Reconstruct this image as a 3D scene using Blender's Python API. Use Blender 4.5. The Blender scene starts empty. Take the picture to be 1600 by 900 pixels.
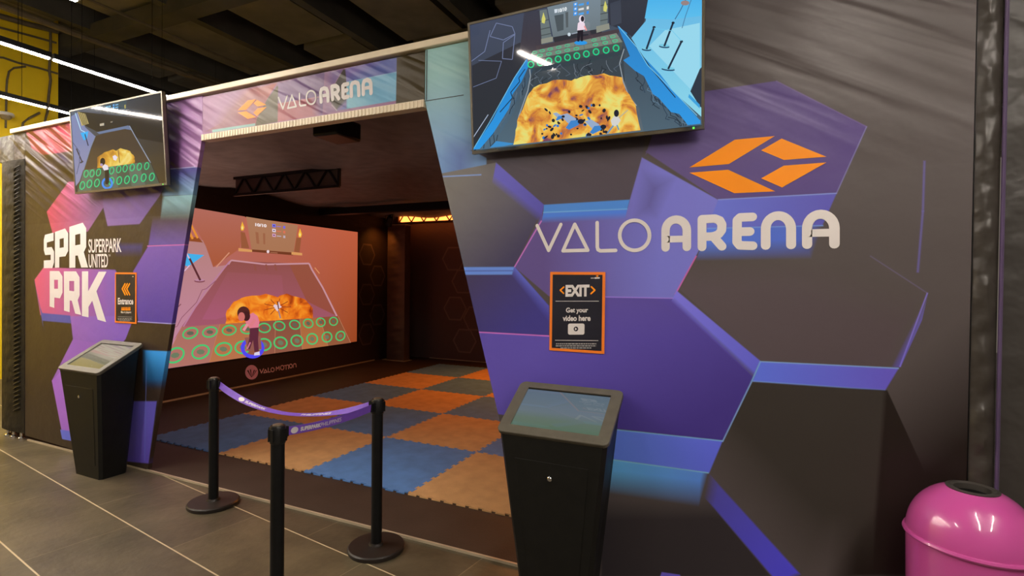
import bpy, bmesh, math, random
from mathutils import Vector, Matrix
from mathutils.geometry import tessellate_polygon
import numpy as np

random.seed(7)
PI = math.pi
SC = bpy.context.scene
COL = SC.collection

# ------------------------------------------------------------------ camera
W, H = 1600, 900
CX, CY = W / 2, H / 2
VP1 = (-1000.0, 420.0)
VP2 = (1175.0, 445.0)
FL = math.sqrt(-((VP1[0] - CX) * (VP2[0] - CX) + (VP1[1] - CY) * (VP2[1] - CY)))
def raycam(p): return Vector((p[0] - CX, -(p[1] - CY), -FL))
AX = -raycam(VP1).normalized()
AY = raycam(VP2).normalized()
AZ = AX.cross(AY)
CAMROT = Matrix((AX, AY, AZ))            # camera space -> world
CAMH = 1.75
_d = CAMROT @ raycam((503, 807))
CAMD = _d.y * (-CAMH / _d.z)
CAM = Vector((0, -CAMD, CAMH))
def ray(p): return CAMROT @ raycam(p)
def pl(p, axis, val):                     # where the sight line of a measured point meets a plane of the place
    d = ray(p); t = (val - CAM[axis]) / d[axis]
    return CAM + d * t
def plane_hit(p, o, n):
    d = ray(p); t = (o - CAM).dot(n) / d.dot(n)
    return CAM + d * t
def fac(p): return pl(p, 1, 0.0)

cd = bpy.data.cameras.new('camera')
cam = bpy.data.objects.new('camera', cd); COL.objects.link(cam)
cd.sensor_fit = 'HORIZONTAL'; cd.sensor_width = 36.0; cd.lens = FL / W * 36.0
cd.clip_start = 0.05; cd.clip_end = 200
cam.matrix_world = Matrix.Translation(CAM) @ CAMROT.to_4x4()
SC.camera = cam

# ------------------------------------------------------------------ light & exposure
SC.view_settings.view_transform = 'Standard'
SC.view_settings.look = 'None'
SC.view_settings.exposure = 0.0
SC.view_settings.gamma = 1.0
SC.view_settings.use_curve_mapping = False
SC.cycles.use_denoising = True
SC.cycles.max_bounces = 6
SC.cycles.sample_clamp_indirect = 4.0
LED_STRENGTH = 278.0
LED_COL = (1.0, 0.89, 0.78)
BOX_STRENGTH = 3.8
WASH_POWER = 420.0
w = bpy.data.worlds.new('world'); SC.world = w; w.use_nodes = True
w.node_tree.nodes['Background'].inputs[0].default_value = (0.16, 0.135, 0.11, 1)
w.node_tree.nodes['Background'].inputs[1].default_value = 1.0

# ------------------------------------------------------------------ colours
EILL = (0.96, 0.84, 0.72)
def s2l(v):
    v = v / 255.0
    return v / 12.92 if v <= 0.04045 else ((v + 0.055) / 1.055) ** 2.4
def lin(c): return tuple(s2l(v) for v in c)
SPEC0 = 0.012
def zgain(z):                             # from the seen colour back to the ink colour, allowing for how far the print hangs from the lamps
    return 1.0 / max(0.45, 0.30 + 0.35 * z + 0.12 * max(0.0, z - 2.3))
def alb(c, k=1.0):                        # ink colour of a print seen under the room's warm light
    v = [max(0.006, (s2l(q) - SPEC0) / e * k) for q, e in zip(c, EILL)]
    m = max(1.0, max(v) / 0.85) ** 0.6           # keep the hue when the ink would get too light
    return tuple(min(0.88, q / m) for q in v)

# ------------------------------------------------------------------ materials
def newmat(name):
    m = bpy.data.materials.new(name); m.use_nodes = True
    nt = m.node_tree
    b = nt.nodes['Principled BSDF']
    return m, nt, b
def mat(name, rgb, rough=0.5, metal=0.0, spec=0.5, var=0.12, scale=6.0, bump=0.0, bscale=60.0, coat=0.0, stretch=None):
    m, nt, b = newmat(name)
    N, L = nt.nodes, nt.links
    tc = N.new('ShaderNodeTexCoord')
    nz = N.new('ShaderNodeTexNoise'); nz.inputs['Scale'].default_value = scale; nz.inputs['Detail'].default_value = 3
    L.new(tc.outputs['Object'], nz.inputs['Vector'])
    mr = N.new('ShaderNodeMapRange'); mr.inputs[1].default_value = 0.3; mr.inputs[2].default_value = 0.7
    mr.inputs[3].default_value = 1 - var; mr.inputs[4].default_value = 1 + var
    L.new(nz.outputs['Fac'], mr.inputs[0])
    vm = N.new('ShaderNodeVectorMath'); vm.operation = 'SCALE'
    vm.inputs[0].default_value = rgb
    L.new(mr.outputs[0], vm.inputs['Scale'])
    L.new(vm.outputs[0], b.inputs['Base Color'])
    b.inputs['Roughness'].default_value = rough
    b.inputs['Metallic'].default_value = metal
    b.inputs['Specular IOR Level'].default_value = spec
    if coat:
        b.inputs['Coat Weight'].default_value = coat; b.inputs['Coat Roughness'].default_value = 0.06
    if bump:
        mp = N.new('ShaderNodeMapping'); L.new(tc.outputs['Object'], mp.inputs[0])
        if stretch: mp.inputs['Scale'].default_value = stretch
        n2 = N.new('ShaderNodeTexNoise'); n2.inputs['Scale'].default_value = bscale; n2.inputs['Detail'].default_value = 4
        L.new(mp.outputs[0], n2.inputs['Vector'])
        bp = N.new('ShaderNodeBump'); bp.inputs['Strength'].default_value = bump; bp.inputs['Distance'].default_value = 0.02
        L.new(n2.outputs['Fac'], bp.inputs['Height']); L.new(bp.outputs[0], b.inputs['Normal'])
    return m
def emat(name, rgb, strength=1.0, base=(0.02, 0.02, 0.02), rough=0.3):
    m, nt, b = newmat(name)
    b.inputs['Base Color'].default_value = (*base, 1); b.inputs['Roughness'].default_value = rough
    b.inputs['Emission Color'].default_value = (*rgb, 1); b.inputs['Emission Strength'].default_value = strength
    return m

def add_wrinkles(nt, b, coord, amount, fold_amount, ztop):
    """vinyl folds: fine crumple plus long diagonal folds that gather towards the top hem"""
    N, L = nt.nodes, nt.links
    mp = N.new('ShaderNodeMapping'); mp.vector_type = 'TEXTURE'
    mp.inputs['Rotation'].default_value = (0, math.radians(28), 0); mp.inputs['Scale'].default_value = (1.7, 1, 0.16)
    L.new(coord, mp.inputs[0])
    n1 = N.new('ShaderNodeTexNoise'); n1.inputs['Scale'].default_value = 1.6; n1.inputs['Detail'].default_value = 1.5; n1.inputs['Distortion'].default_value = 0.3
    L.new(mp.outputs[0], n1.inputs['Vector'])
    sx = N.new('ShaderNodeSeparateXYZ'); L.new(coord, sx.inputs[0])
    mr = N.new('ShaderNodeMapRange'); mr.inputs[1].default_value = ztop - 1.0; mr.inputs[2].default_value = ztop
    mr.inputs[3].default_value = 0.025; mr.inputs[4].default_value = 1.0
    L.new(sx.outputs['Z'], mr.inputs[0])
    ml = N.new('ShaderNodeMath'); ml.operation = 'MULTIPLY'; L.new(n1.outputs['Fac'], ml.inputs[0]); L.new(mr.outputs[0], ml.inputs[1])
    n2 = N.new('ShaderNodeTexNoise'); n2.inputs['Scale'].default_value = 5.0; n2.inputs['Detail'].default_value = 3
    L.new(coord, n2.inputs['Vector'])
    b1 = N.new('ShaderNodeBump'); b1.inputs['Strength'].default_value = 1.0; b1.inputs['Distance'].default_value = fold_amount
    L.new(ml.outputs[0], b1.inputs['Height'])
    b2 = N.new('ShaderNodeBump'); b2.inputs['Strength'].default_value = 1.0; b2.inputs['Distance'].default_value = amount
    L.new(n2.outputs['Fac'], b2.inputs['Height']); L.new(b1.outputs[0], b2.inputs['Normal'])
    L.new(b2.outputs[0], b.inputs['Normal'])

def convex_pieces(pts):
    """split a counter-clockwise outline into convex index loops"""
    def cross(a, b, c): return (pts[b][0] - pts[a][0]) * (pts[c][1] - pts[b][1]) - (pts[b][1] - pts[a][1]) * (pts[c][0] - pts[b][0])
    def convex(l): return all(cross(l[i - 2], l[i - 1], l[i]) >= -1e-7 for i in range(len(l)))
    full = list(range(len(pts)))
    if convex(full): return [full]
    pcs = []
    for t in tessellate_polygon([[Vector((p[0], p[1], 0)) for p in pts]]):
        t = list(t)
        if cross(*t) < 0: t.reverse()
        pcs.append(t)
    merged = True
    while merged:
        merged = False
        for i in range(len(pcs)):
            for j in range(i + 1, len(pcs)):
                A_, B_ = pcs[i], pcs[j]
                for k in range(len(A_)):
                    a, b = A_[k], A_[(k + 1) % len(A_)]
                    if b in B_ and B_[(B_.index(b) + 1) % len(B_)] == a:
                        bi = B_.index(b)
                        rest = [B_[(bi + 2 + m) % len(B_)] for m in range(len(B_) - 2)]
                        cand = A_[:k + 1] + rest + A_[k + 1:]
                        if convex(cand):
                            pcs[i] = cand; pcs.pop(j); merged = True
                        break
                if merged: break
            if merged: break
    return pcs
def art_material(name, base, polys, origin, rough=0.42, spec=0.35, wr=0.006, fold=0.10, ztop=3.3, axes=('X', 'Z'), conv=None):
    """A printed sheet: convex colour fields with crisp or feathered edges, compiled to shader nodes (metres on the sheet)."""
    conv0 = conv is None
    conv = conv or (lambda p: (fac(p).x, fac(p).z))
    m, nt, b = newmat(name)
    N, L = nt.nodes, nt.links
    tc = N.new('ShaderNodeTexCoord'); sp = N.new('ShaderNodeSeparateXYZ'); L.new(tc.outputs['Object'], sp.inputs[0])
    cb = N.new('ShaderNodeCombineXYZ'); cb.inputs[2].default_value = 1.0
    L.new(sp.outputs[axes[0]], cb.inputs[0]); L.new(sp.outputs[axes[1]], cb.inputs[1])
    P = cb.outputs[0]
    def dot(a, bb, c):
        n = N.new('ShaderNodeVectorMath'); n.operation = 'DOT_PRODUCT'
        L.new(P, n.inputs[0]); n.inputs[1].default_value = (a, bb, c); return n.outputs['Value']
    def mth(op, x, y, clamp=False):
        n = N.new('ShaderNodeMath'); n.operation = op; n.use_clamp = clamp
        for i, v in enumerate((x, y)):
            if v is None: continue
            if isinstance(v, (int, float)): n.inputs[i].default_value = v
            else: L.new(v, n.inputs[i])
        return n.outputs[0]
    def mix(fac_, a, bb):
        n = N.new('ShaderNodeMix'); n.data_type = 'RGBA'
        if isinstance(fac_, (int, float)): n.inputs[0].default_value = fac_
        else: L.new(fac_, n.inputs[0])
        for idx, v in ((6, a), (7, bb)):
            if isinstance(v, tuple): n.inputs[idx].default_value = (*v, 1)
            else: L.new(v, n.inputs[idx])
        return n.outputs[2]
    cur = alb(base)
    for q in polys:
        pts = [conv(p) for p in q['p']]
        pts = [(x - origin[0], z - origin[1]) for x, z in pts]
        ar = sum(pts[i][0] * pts[(i + 1) % len(pts)][1] - pts[(i + 1) % len(pts)][0] * pts[i][1] for i in range(len(pts)))
        softs = q.get('s', 0.006)
        if not isinstance(softs, (list, tuple)): softs = [softs] * len(pts)
        if ar < 0: pts = pts[::-1]; softs = list(softs)[::-1]; softs = softs[1:] + softs[:1]
        mask = None
        for piece in convex_pieces(pts):
            cur_min = None
            for i in range(len(piece)):
                ia, ib = piece[i], piece[(i + 1) % len(piece)]
                (x0, z0), (x1, z1) = pts[ia], pts[ib]
                nx, nz = -(z1 - z0), (x1 - x0); ln = math.hypot(nx, nz)
                if ln < 1e-9: continue
                nx /= ln; nz /= ln
                outer = ib == (ia + 1) % len(pts)
                s = softs[ia] if outer else 0.006
                o = (0.5 if s < 0.03 else 0.0) if outer else 1.5
                d = dot(nx / s, nz / s, -(nx * x0 + nz * z0) / s + o)
                cur_min = d if cur_min is None else mth('MINIMUM', cur_min, d)
            mask = cur_min if mask is None else mth('MAXIMUM', mask, cur_min)
        mask = mth('MULTIPLY', mask, 1.0, True)
        if q.get('a', 1.0) != 1.0: mask = mth('MULTIPLY', mask, q['a'])
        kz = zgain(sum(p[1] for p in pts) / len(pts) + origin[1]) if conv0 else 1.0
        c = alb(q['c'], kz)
        if 'c2' in q:
            (ax, az), (bx, bz) = [conv(p) for p in q['g']]
            ax -= origin[0]; bx -= origin[0]; az -= origin[1]; bz -= origin[1]
            dx, dz = bx - ax, bz - az; l2 = dx * dx + dz * dz
            t = mth('MULTIPLY', dot(dx / l2, dz / l2, -(ax * dx + az * dz) / l2), 1.0, True)
            c = mix(t, c, alb(q['c2'], kz))
        cur = mix(mask, cur, c)
    if isinstance(cur, tuple): b.inputs['Base Color'].default_value = (*cur, 1)
    else: L.new(cur, b.inputs['Base Color'])
    b.inputs['Roughness'].default_value = rough; b.inputs['Specular IOR Level'].default_value = spec
    add_wrinkles(nt, b, tc.outputs['Object'], wr, fold, ztop)
    return m

def vinyl(name, rgb, rough=0.35, spec=0.5, wr=0.02, fold=0.05, ztop=3.3):
    m, nt, b = newmat(name)
    N, L = nt.nodes, nt.links
    b.inputs['Base Color'].default_value = (*rgb, 1); b.inputs['Roughness'].default_value = rough; b.inputs['Specular IOR Level'].default_value = spec
    tc = N.new('ShaderNodeTexCoord')
    add_wrinkles(nt, b, tc.outputs['Object'], wr, fold, ztop)
    return m

# ------------------------------------------------------------------ objects
def empty(name, loc, label=None, cat=None, group=None):
    o = bpy.data.objects.new(name, None); COL.objects.link(o); o.location = loc
    o.empty_display_size = 0.1
    tag(o, label, cat, group); return o
def tag(o, label=None, cat=None, group=None, kind=None):
    if label: o['label'] = label
    if cat: o['category'] = cat
    if group: o['group'] = group
    if kind: o['kind'] = kind
    return o
def rootloc(o):
    v = Vector((0, 0, 0))
    while o is not None:
        v += o.location; o = o.parent
    return v
def link(name, me, mats, parent=None, loc=None):
    o = bpy.data.objects.new(name, me); COL.objects.link(o)
    for m in (mats if isinstance(mats, (list, tuple)) else [mats]): me.materials.append(m)
    if parent is not None: o.parent = parent
    if loc is not None: o.location = loc
    return o
class MB:
    """collects solids in world metres and links them as one mesh object"""
    def __init__(s): s.bm = bmesh.new()
    def verts(s, pts): return [s.bm.verts.new(p) for p in pts]
    def face(s, vs, smooth=False):
        try:
            f = s.bm.faces.new(vs); f.smooth = smooth; return f
        except ValueError: return None
    def box(s, lo, hi):
        x0, y0, z0 = lo; x1, y1, z1 = hi
        return s.hexa([(x0, y0, z0), (x1, y0, z0), (x1, y1, z0), (x0, y1, z0), (x0, y0, z1), (x1, y0, z1), (x1, y1, z1), (x0, y1, z1)])
    def hexa(s, p):
        v = s.verts(p)
        for f in ((3, 2, 1, 0), (4, 5, 6, 7), (0, 1, 5, 4), (1, 2, 6, 5), (2, 3, 7, 6), (3, 0, 4, 7)): s.face([v[i] for i in f])
        return s
    def loft(s, rings, cap=True, smooth=False, closed=True):
        vs = [s.verts(r) for r in rings]
        n = len(rings[0])
        for a, b in zip(vs, vs[1:]):
            for i in range(n if closed else n - 1):
                j = (i + 1) % n
                s.face([a[i], a[j], b[j], b[i]], smooth)
        if cap:
            s.face(vs[0][::-1]); s.face(vs[-1])
        return s
    def tube(s, pts, r, n=8, cap=True):
        pts = [Vector(p) for p in pts]
        rings = []
        for i, p in enumerate(pts):
            t = (pts[min(i + 1, len(pts) - 1)] - pts[max(i - 1, 0)]).normalized()
            u = t.cross(Vector((0, 0, 1)) if abs(t.z) < 0.9 else Vector((1, 0, 0))).normalized(); v = t.cross(u)
            rr = r[i] if isinstance(r, (list, tuple)) else r
            rings.append([p + (u * math.cos(2 * PI * k / n) + v * math.sin(2 * PI * k / n)) * rr for k in range(n)])
        return s.loft(rings, cap, True)
    def bar(s, a, b, wd, hg=None):
        a, b = Vector(a), Vector(b); t = (b - a).normalized(); hg = hg or wd
        u = t.cross(Vector((0, 0, 1)) if abs(t.z) < 0.95 else Vector((0, 1, 0))).normalized(); v = u.cross(t)
        q = [(-1, -1), (1, -1), (1, 1), (-1, 1)]
        return s.loft([[p + u * (i * wd / 2) + v * (j * hg / 2) for i, j in q] for p in (a, b)])
    def lathe(s, prof, c=(0, 0, 0), n=48, smooth=True, cap=True):
        c = Vector(c)
        rings = [[c + Vector((r * math.cos(2 * PI * k / n), r * math.sin(2 * PI * k / n), z)) for k in range(n)] for r, z in prof]
        return s.loft(rings, cap, smooth)
    def prism(s, pts, dv):                 # planar outline (world points) pushed along dv
        dv = Vector(dv); a = [Vector(p) for p in pts]
        va = s.verts(a); vb = s.verts([p + dv for p in a]); n = len(a)
        for tri in tessellate_polygon([a]):
            s.face([va[i] for i in tri]); s.face([vb[i] for i in tri][::-1])
        for i in range(n):
            j = (i + 1) % n; s.face([va[i], va[j], vb[j], vb[i]])
        return s
    def flat(s, loops):                    # planar outline with holes, no thickness (printed ink)
        loops = [[Vector(p) for p in l] for l in loops]
        vs = s.verts([p for l in loops for p in l])
        for tri in tessellate_polygon(loops): s.face([vs[i] for i in tri])
        return s
    def build(s, name, m, parent=None, bevel=0.0, seg=2, recalc=True, autosmooth=False, loc=None):
        off = rootloc(parent) if parent is not None else Vector((0, 0, 0))
        if loc is not None: off = off + Vector(loc)
        if recalc: bmesh.ops.recalc_face_normals(s.bm, faces=s.bm.faces)
        bmesh.ops.translate(s.bm, verts=s.bm.verts, vec=-off)
        me = bpy.data.meshes.new(name); s.bm.to_mesh(me); s.bm.free()
        me.set_sharp_from_angle(angle=math.radians(32))
        o = link(name, me, m, parent, loc)
        if bevel:
            b = o.modifiers.new('bevel', 'BEVEL'); b.width = bevel; b.segments = seg; b.limit_method = 'ANGLE'; b.angle_limit = math.radians(40)
        return o
def copy_tree(o, parent=None):
    c = o.copy(); COL.objects.link(c)
    if parent is not None: c.parent = parent
    for ch in list(o.children): copy_tree(ch, c)
    return c

# --- printed strokes and lettering on a plane: f(px) -> world, n = surface normal
def stroke(mb, pts, width, n, closed=False):
    n = Vector(n).normalized(); pts = [Vector(p) for p in pts]
    if closed: pts = pts + [pts[0]]
    r = width / 2
    e = [0]
    def up():
        e[0] += 1; return n * (0.00004 * e[0])
    for a, b in zip(pts, pts[1:]):
        d = b - a
        if d.length < 1e-6: continue
        u = n.cross(d.normalized()) * r
        o_ = up(); mb.flat([[a - u + o_, b - u + o_, b + u + o_, a + u + o_]])
    t = n.orthogonal().normalized(); bt = n.cross(t)
    for p in pts:
        p = p + up()
        mb.flat([[p + (t * math.cos(2 * PI * k / 16) + bt * math.sin(2 * PI * k / 16)) * r for k in range(16)]])
def ell(c, rx, ry, n=32, a0=0.0, a1=360.0, rot=0.0):
    out = []
    for k in range(n + (0 if abs(a1 - a0) == 360 else 1)):
        a = math.radians(a0 + (a1 - a0) * k / n); x, y = rx * math.cos(a), ry * math.sin(a)
        cr, sr = math.cos(math.radians(rot)), math.sin(math.radians(rot))
        out.append((c[0] + x * cr - y * sr, c[1] + x * sr + y * cr))
    return out
_fc = {}
def glyphs(s, bold=0.0, spacing=1.0):
    key = (s, bold, spacing)
    if key in _fc: return _fc[key]
    cu = bpy.data.curves.new('type', 'FONT'); cu.body = s; cu.offset = bold; cu.resolution_u = 4; cu.space_character = spacing
    o = bpy.data.objects.new('type', cu); COL.objects.link(o)
    dg = bpy.context.evaluated_depsgraph_get(); dg.update()
    me = o.evaluated_get(dg).to_mesh()
    v = [(p.co.x, p.co.y) for p in me.vertices]; f = [tuple(p.vertices) for p in me.polygons]
    o.evaluated_get(dg).to_mesh_clear()
    bpy.data.objects.remove(o); bpy.data.curves.remove(cu)
    xs = [a for a, _ in v]; ys = [b for _, b in v]
    x0, x1, y0, y1 = min(xs), max(xs), min(ys), max(ys)
    v = [((a - x0) / (x1 - x0), (b - y0) / (y1 - y0)) for a, b in v]
    _fc[key] = (v, f); return v, f
def text(mb, s, fn, bold=0.0, spacing=1.0):
    v, f = glyphs(s, bold, spacing)
    vs = mb.verts([fn(a, b) for a, b in v])
    for q in f: mb.face([vs[i] for i in q])
def quad(TL, TR, BR, BL):                  # (u right, v up) -> point inside a quad
    TL, TR, BR, BL = map(Vector, (TL, TR, BR, BL))
    return lambda u, v: (BL * (1 - u) + BR * u) * (1 - v) + (TL * (1 - u) + TR * u) * v
def lens(ox, oy, s): return lambda x, y: (ox + x / s, oy + y / s)

# ------------------------------------------------------------------ shared materials
M = {}
M['white_print'] = mat('white_print', (0.74, 0.70, 0.68), 0.45, spec=0.3, var=0.03)
M['orange_print'] = mat('orange_print', (0.95, 0.30, 0.006), 0.45, spec=0.3, var=0.03)
M['dark_print'] = mat('dark_print', (0.012, 0.012, 0.022), 0.4, spec=0.5, var=0.2, bump=0.25, bscale=9)
M['rail'] = mat('rail_cream', (0.80, 0.69, 0.50), 0.4, spec=0.4, var=0.06)
M['black_metal'] = mat('black_powder_coat', (0.007, 0.007, 0.007), 0.5, spec=0.2, var=0.2, scale=20)
M['black_plastic'] = mat('black_plastic', (0.010, 0.010, 0.010), 0.4, spec=0.35, var=0.2, scale=20)
M['kiosk'] = mat('kiosk_black', (0.007, 0.007, 0.006), 0.5, spec=0.3, var=0.2, scale=15)
M['plate'] = mat('kiosk_plate_grey', (0.11, 0.10, 0.075), 0.45, spec=0.4, var=0.1, scale=18)
M['chrome'] = mat('chrome', (0.8, 0.8, 0.82), 0.15, metal=1.0, var=0.03)
M['vinyl_black'] = vinyl('black_vinyl', (0.042, 0.038, 0.034), 0.4, 0.4, wr=0.025, fold=0.03)
M['post_vinyl'] = vinyl('post_vinyl', (0.040, 0.034, 0.028), 0.36, 0.5, wr=0.03, fold=0.01)
M['inner_vinyl'] = vinyl('inner_black_cloth', (0.016, 0.012, 0.010), 0.6, 0.25, wr=0.02, fold=0.02)
M['cord'] = mat('lacing_cord', (0.02, 0.018, 0.015), 0.5)
M['ceiling'] = mat('ceiling_dark', (0.085, 0.078, 0.062), 0.8, spec=0.2, var=0.2, scale=2)
M['ceiling_board'] = mat('ceiling_board', (0.19, 0.172, 0.135), 0.8, spec=0.2, var=0.2, scale=2)
M['pipe'] = mat('pipe_dark', (0.13, 0.10, 0.055), 0.5, var=0.2)
M['bezel'] = mat('tv_bezel', (0.16, 0.14, 0.10), 0.35, metal=0.6, var=0.08)

# ------------------------------------------------------------------ the setting
def struct(o): o['kind'] = 'structure'; return o
def floor_material():
    m, nt, b = newmat('slate_floor_tiles'); N, L = nt.nodes, nt.links
    tc = N.new('ShaderNodeTexCoord'); mp = N.new('ShaderNodeMapping')
    mp.inputs['Rotation'].default_value = (0, 0, math.radians(8.2)); mp.inputs['Location'].default_value = (0.35, 1.2515, 0)
    L.new(tc.outputs['Object'], mp.inputs[0])
    br = N.new('ShaderNodeTexBrick'); br.offset = 0.5
    br.inputs['Scale'].default_value = 1.0; br.inputs['Brick Width'].default_value = 1.16; br.inputs['Row Height'].default_value = 0.578
    br.inputs['Mortar Size'].default_value = 0.0035; br.inputs['Mortar Smooth'].default_value = 0.3
    br.inputs['Color1'].default_value = (0.108, 0.085, 0.048, 1); br.inputs['Color2'].default_value = (0.083, 0.066, 0.040, 1)
    br.inputs['Mortar'].default_value = (0.20, 0.165, 0.10, 1)
    L.new(mp.outputs[0], br.inputs['Vector'])
    nz = N.new('ShaderNodeTexNoise'); nz.inputs['Scale'].default_value = 2.2; nz.inputs['Detail'].default_value = 7; nz.inputs['Roughness'].default_value = 0.65
    L.new(tc.outputs['Object'], nz.inputs['Vector'])
    mr = N.new('ShaderNodeMapRange'); mr.inputs[1].default_value = 0.3; mr.inputs[2].default_value = 0.7; mr.inputs[3].default_value = 0.6; mr.inputs[4].default_value = 1.4
    L.new(nz.outputs['Fac'], mr.inputs[0])
    vm = N.new('ShaderNodeVectorMath'); vm.operation = 'SCALE'; L.new(br.outputs['Color'], vm.inputs[0]); L.new(mr.outputs[0], vm.inputs['Scale'])
    sp = N.new('ShaderNodeSeparateXYZ'); L.new(mp.outputs[0], sp.inputs[0])
    md = N.new('ShaderNodeMath'); md.operation = 'PINGPONG'; md.inputs[1].default_value = 0.289; L.new(sp.outputs['Y'], md.inputs[0])
    lt = N.new('ShaderNodeMath'); lt.operation = 'LESS_THAN'; lt.inputs[1].default_value = 0.0045; L.new(md.outputs[0], lt.inputs[0])
    mx = N.new('ShaderNodeMix'); mx.data_type = 'RGBA'; L.new(lt.outputs[0], mx.inputs[0]); L.new(vm.outputs[0], mx.inputs[6]); mx.inputs[7].default_value = (0.52, 0.42, 0.26, 1)
    L.new(mx.outputs[2], b.inputs['Base Color'])
    n2 = N.new('ShaderNodeTexNoise'); n2.inputs['Scale'].default_value = 12; n2.inputs['Detail'].default_value = 8
    L.new(tc.outputs['Object'], n2.inputs['Vector'])
    bp = N.new('ShaderNodeBump'); bp.inputs['Strength'].default_value = 0.35; bp.inputs['Distance'].default_value = 0.01
    L.new(n2.outputs['Fac'], bp.inputs['Height']); L.new(bp.outputs[0], b.inputs['Normal'])
    b.inputs['Roughness'].default_value = 0.40; b.inputs['Specular IOR Level'].default_value = 0.4
    return m
struct(MB().box((-15, -9, -0.1), (6, 20, 0)).build('floor', floor_material()))

# ceiling: slab with a field of boards between dark channels, all in one mesh
CZ = 6.7
ce = MB().box((-15, -9, CZ), (6, 20, CZ + .15))
struct(ce.build('ceiling', M['ceiling']))
cb_ = MB()
for i in range(-8, 4):
    x = i * 2.1 + 0.3
    for j in range(-4, 9):
        y = j * 2.4 + (0.7 if i % 2 else 0)
        cb_.box((x, y, CZ - .42), (x + 1.2, y + 2.2, CZ - .3))
struct(cb_.build('ceiling_boards', M['ceiling_board']))
cj = MB()
for i in range(-8, 4):
    x = i * 2.1 - 0.3
    cj.box((x, -9, CZ - .6), (x + 0.16, 20, CZ))
struct(cj.build('trim_1', M['ceiling']))
ct = MB()
for y in (2.4, 7.4, 12.6): ct.box((-15, y, CZ - .75), (6, y + 0.3, CZ - .5))
struct(ct.build('trim_2', M['ceiling']))

M['yellow'] = mat('yellow_wall_paint', (0.82, 0.56, 0.012), 0.6, spec=0.3, var=0.05, scale=2)
yl = pl((91, 100), 0, -11.6).y
struct(MB().box((-11.75, -9, 0), (-11.6, yl, CZ)).build('wall_left', M['yellow']))
struct(MB().box((-15, 19.8, 0), (6, 20, CZ)).build('wall_back', mat('dark_back_wall', (0.03, 0.027, 0.02), 0.8, var=0.2)))
struct(MB().box((-14.9, yl, 0), (-14.7, 20, CZ)).build('wall_far_left', mat('dark_side_wall', (0.03, 0.027, 0.02), 0.8, var=0.2)))

# --- arena shell
XL, YB, ZT = -7.45, 7.08, 3.22
hexes = []
def hexring(cx, cz, r, c1=(140, 108, 96), c0=(112, 88, 80)):
    pts = [(cx + r * math.cos(math.radians(60 * k)), cz + r * math.sin(math.radians(60 * k))) for k in range(6)]
    pin = [(cx + (r - 0.035) * math.cos(math.radians(60 * k)), cz + (r - 0.035) * math.sin(math.radians(60 * k))) for k in range(6)]
    hexes.append(dict(p=pts, c=c1, s=0.012)); hexes.append(dict(p=pin, c=c0, s=0.02))
for cx_, cz_ in ((-6.0, 2.25), (-5.45, 2.1), (-5.75, 1.75), (-5.2, 1.55), (-5.95, 1.15), (-5.45, 0.95), (-5.7, 0.45), (-4.95, 2.3), (-4.9, 1.1)):
    hexring(cx_, cz_, 0.30)
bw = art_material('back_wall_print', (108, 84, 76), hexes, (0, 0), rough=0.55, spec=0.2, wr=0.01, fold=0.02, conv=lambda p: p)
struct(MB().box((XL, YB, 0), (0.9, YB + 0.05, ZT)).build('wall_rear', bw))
hexes = []
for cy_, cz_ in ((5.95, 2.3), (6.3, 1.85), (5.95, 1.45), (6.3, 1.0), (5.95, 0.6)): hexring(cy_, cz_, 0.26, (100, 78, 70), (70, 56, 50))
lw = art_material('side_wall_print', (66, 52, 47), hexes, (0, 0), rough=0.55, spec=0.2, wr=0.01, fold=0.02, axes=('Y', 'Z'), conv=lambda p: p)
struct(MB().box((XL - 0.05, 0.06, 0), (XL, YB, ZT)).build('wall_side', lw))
struct(MB().box((0.85, 0.06, 0), (0.9, YB, ZT)).build('wall_right', M['inner_vinyl']))
# sagging roof cloth
rf = bmesh.new(); NX, NY = 60, 50
gv = []
for j in range(NY + 1):
    row = []
    for i in range(NX + 1):
        x = XL + (0.9 - XL) * i / NX; y = 0.05 + (YB - 0.05) * j / NY
        z = 3.20 - 0.06 * abs(math.sin(y * 1.15)) - 0.03 * math.sin(x * 2.3 + y * 1.4) * math.sin(y * 2.0) - 0.02 * math.sin(5 * x + 3.1 * y)
        if j == 0: z = 3.24
        row.append(rf.verts.new((x, y, z)))
    gv.append(row)
for j in range(NY):
    for i in range(NX):
        f = rf.faces.new((gv[j][i], gv[j + 1][i], gv[j + 1][i + 1], gv[j][i + 1])); f.smooth = True
bmesh.ops.solidify(rf, geom=rf.faces[:], thickness=0.01)
mr_ = bpy.data.meshes.new('arena_roof'); rf.to_mesh(mr_); rf.free()
struct(link('ceiling_arena', mr_, mat('roof_cloth', (0.30, 0.23, 0.21), 0.6, spec=0.3, var=0.15, bump=0.4, bscale=3, stretch=(1, 0.35, 1))))

M['arena_floor'] = mat('dark_arena_mat', (0.052, 0.034, 0.024), 0.6, spec=0.25, var=0.12, scale=3, bump=0.1, bscale=80)
struct(MB().box((XL, 0.012, 0.0), (0.85, YB, 0.012)).build('floor_arena', M['arena_floor']))
M['strip'] = mat('aluminium_strip', (0.55, 0.46, 0.32), 0.4, metal=0.3, var=0.1)
struct(MB().box((-7.0, -0.004, 0.0), (0.9, 0.012, 0.016)).build('trim_3', M['strip']))
struct(MB().box((XL, 0.3, 0.012), (XL + 0.018, 6.2, 0.035)).build('trim_4', M['strip']))
struct(MB().box((-6.6, YB - 0.015, 0.012), (0.8, YB, 0.028)).build('trim_5', M['strip']))

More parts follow.
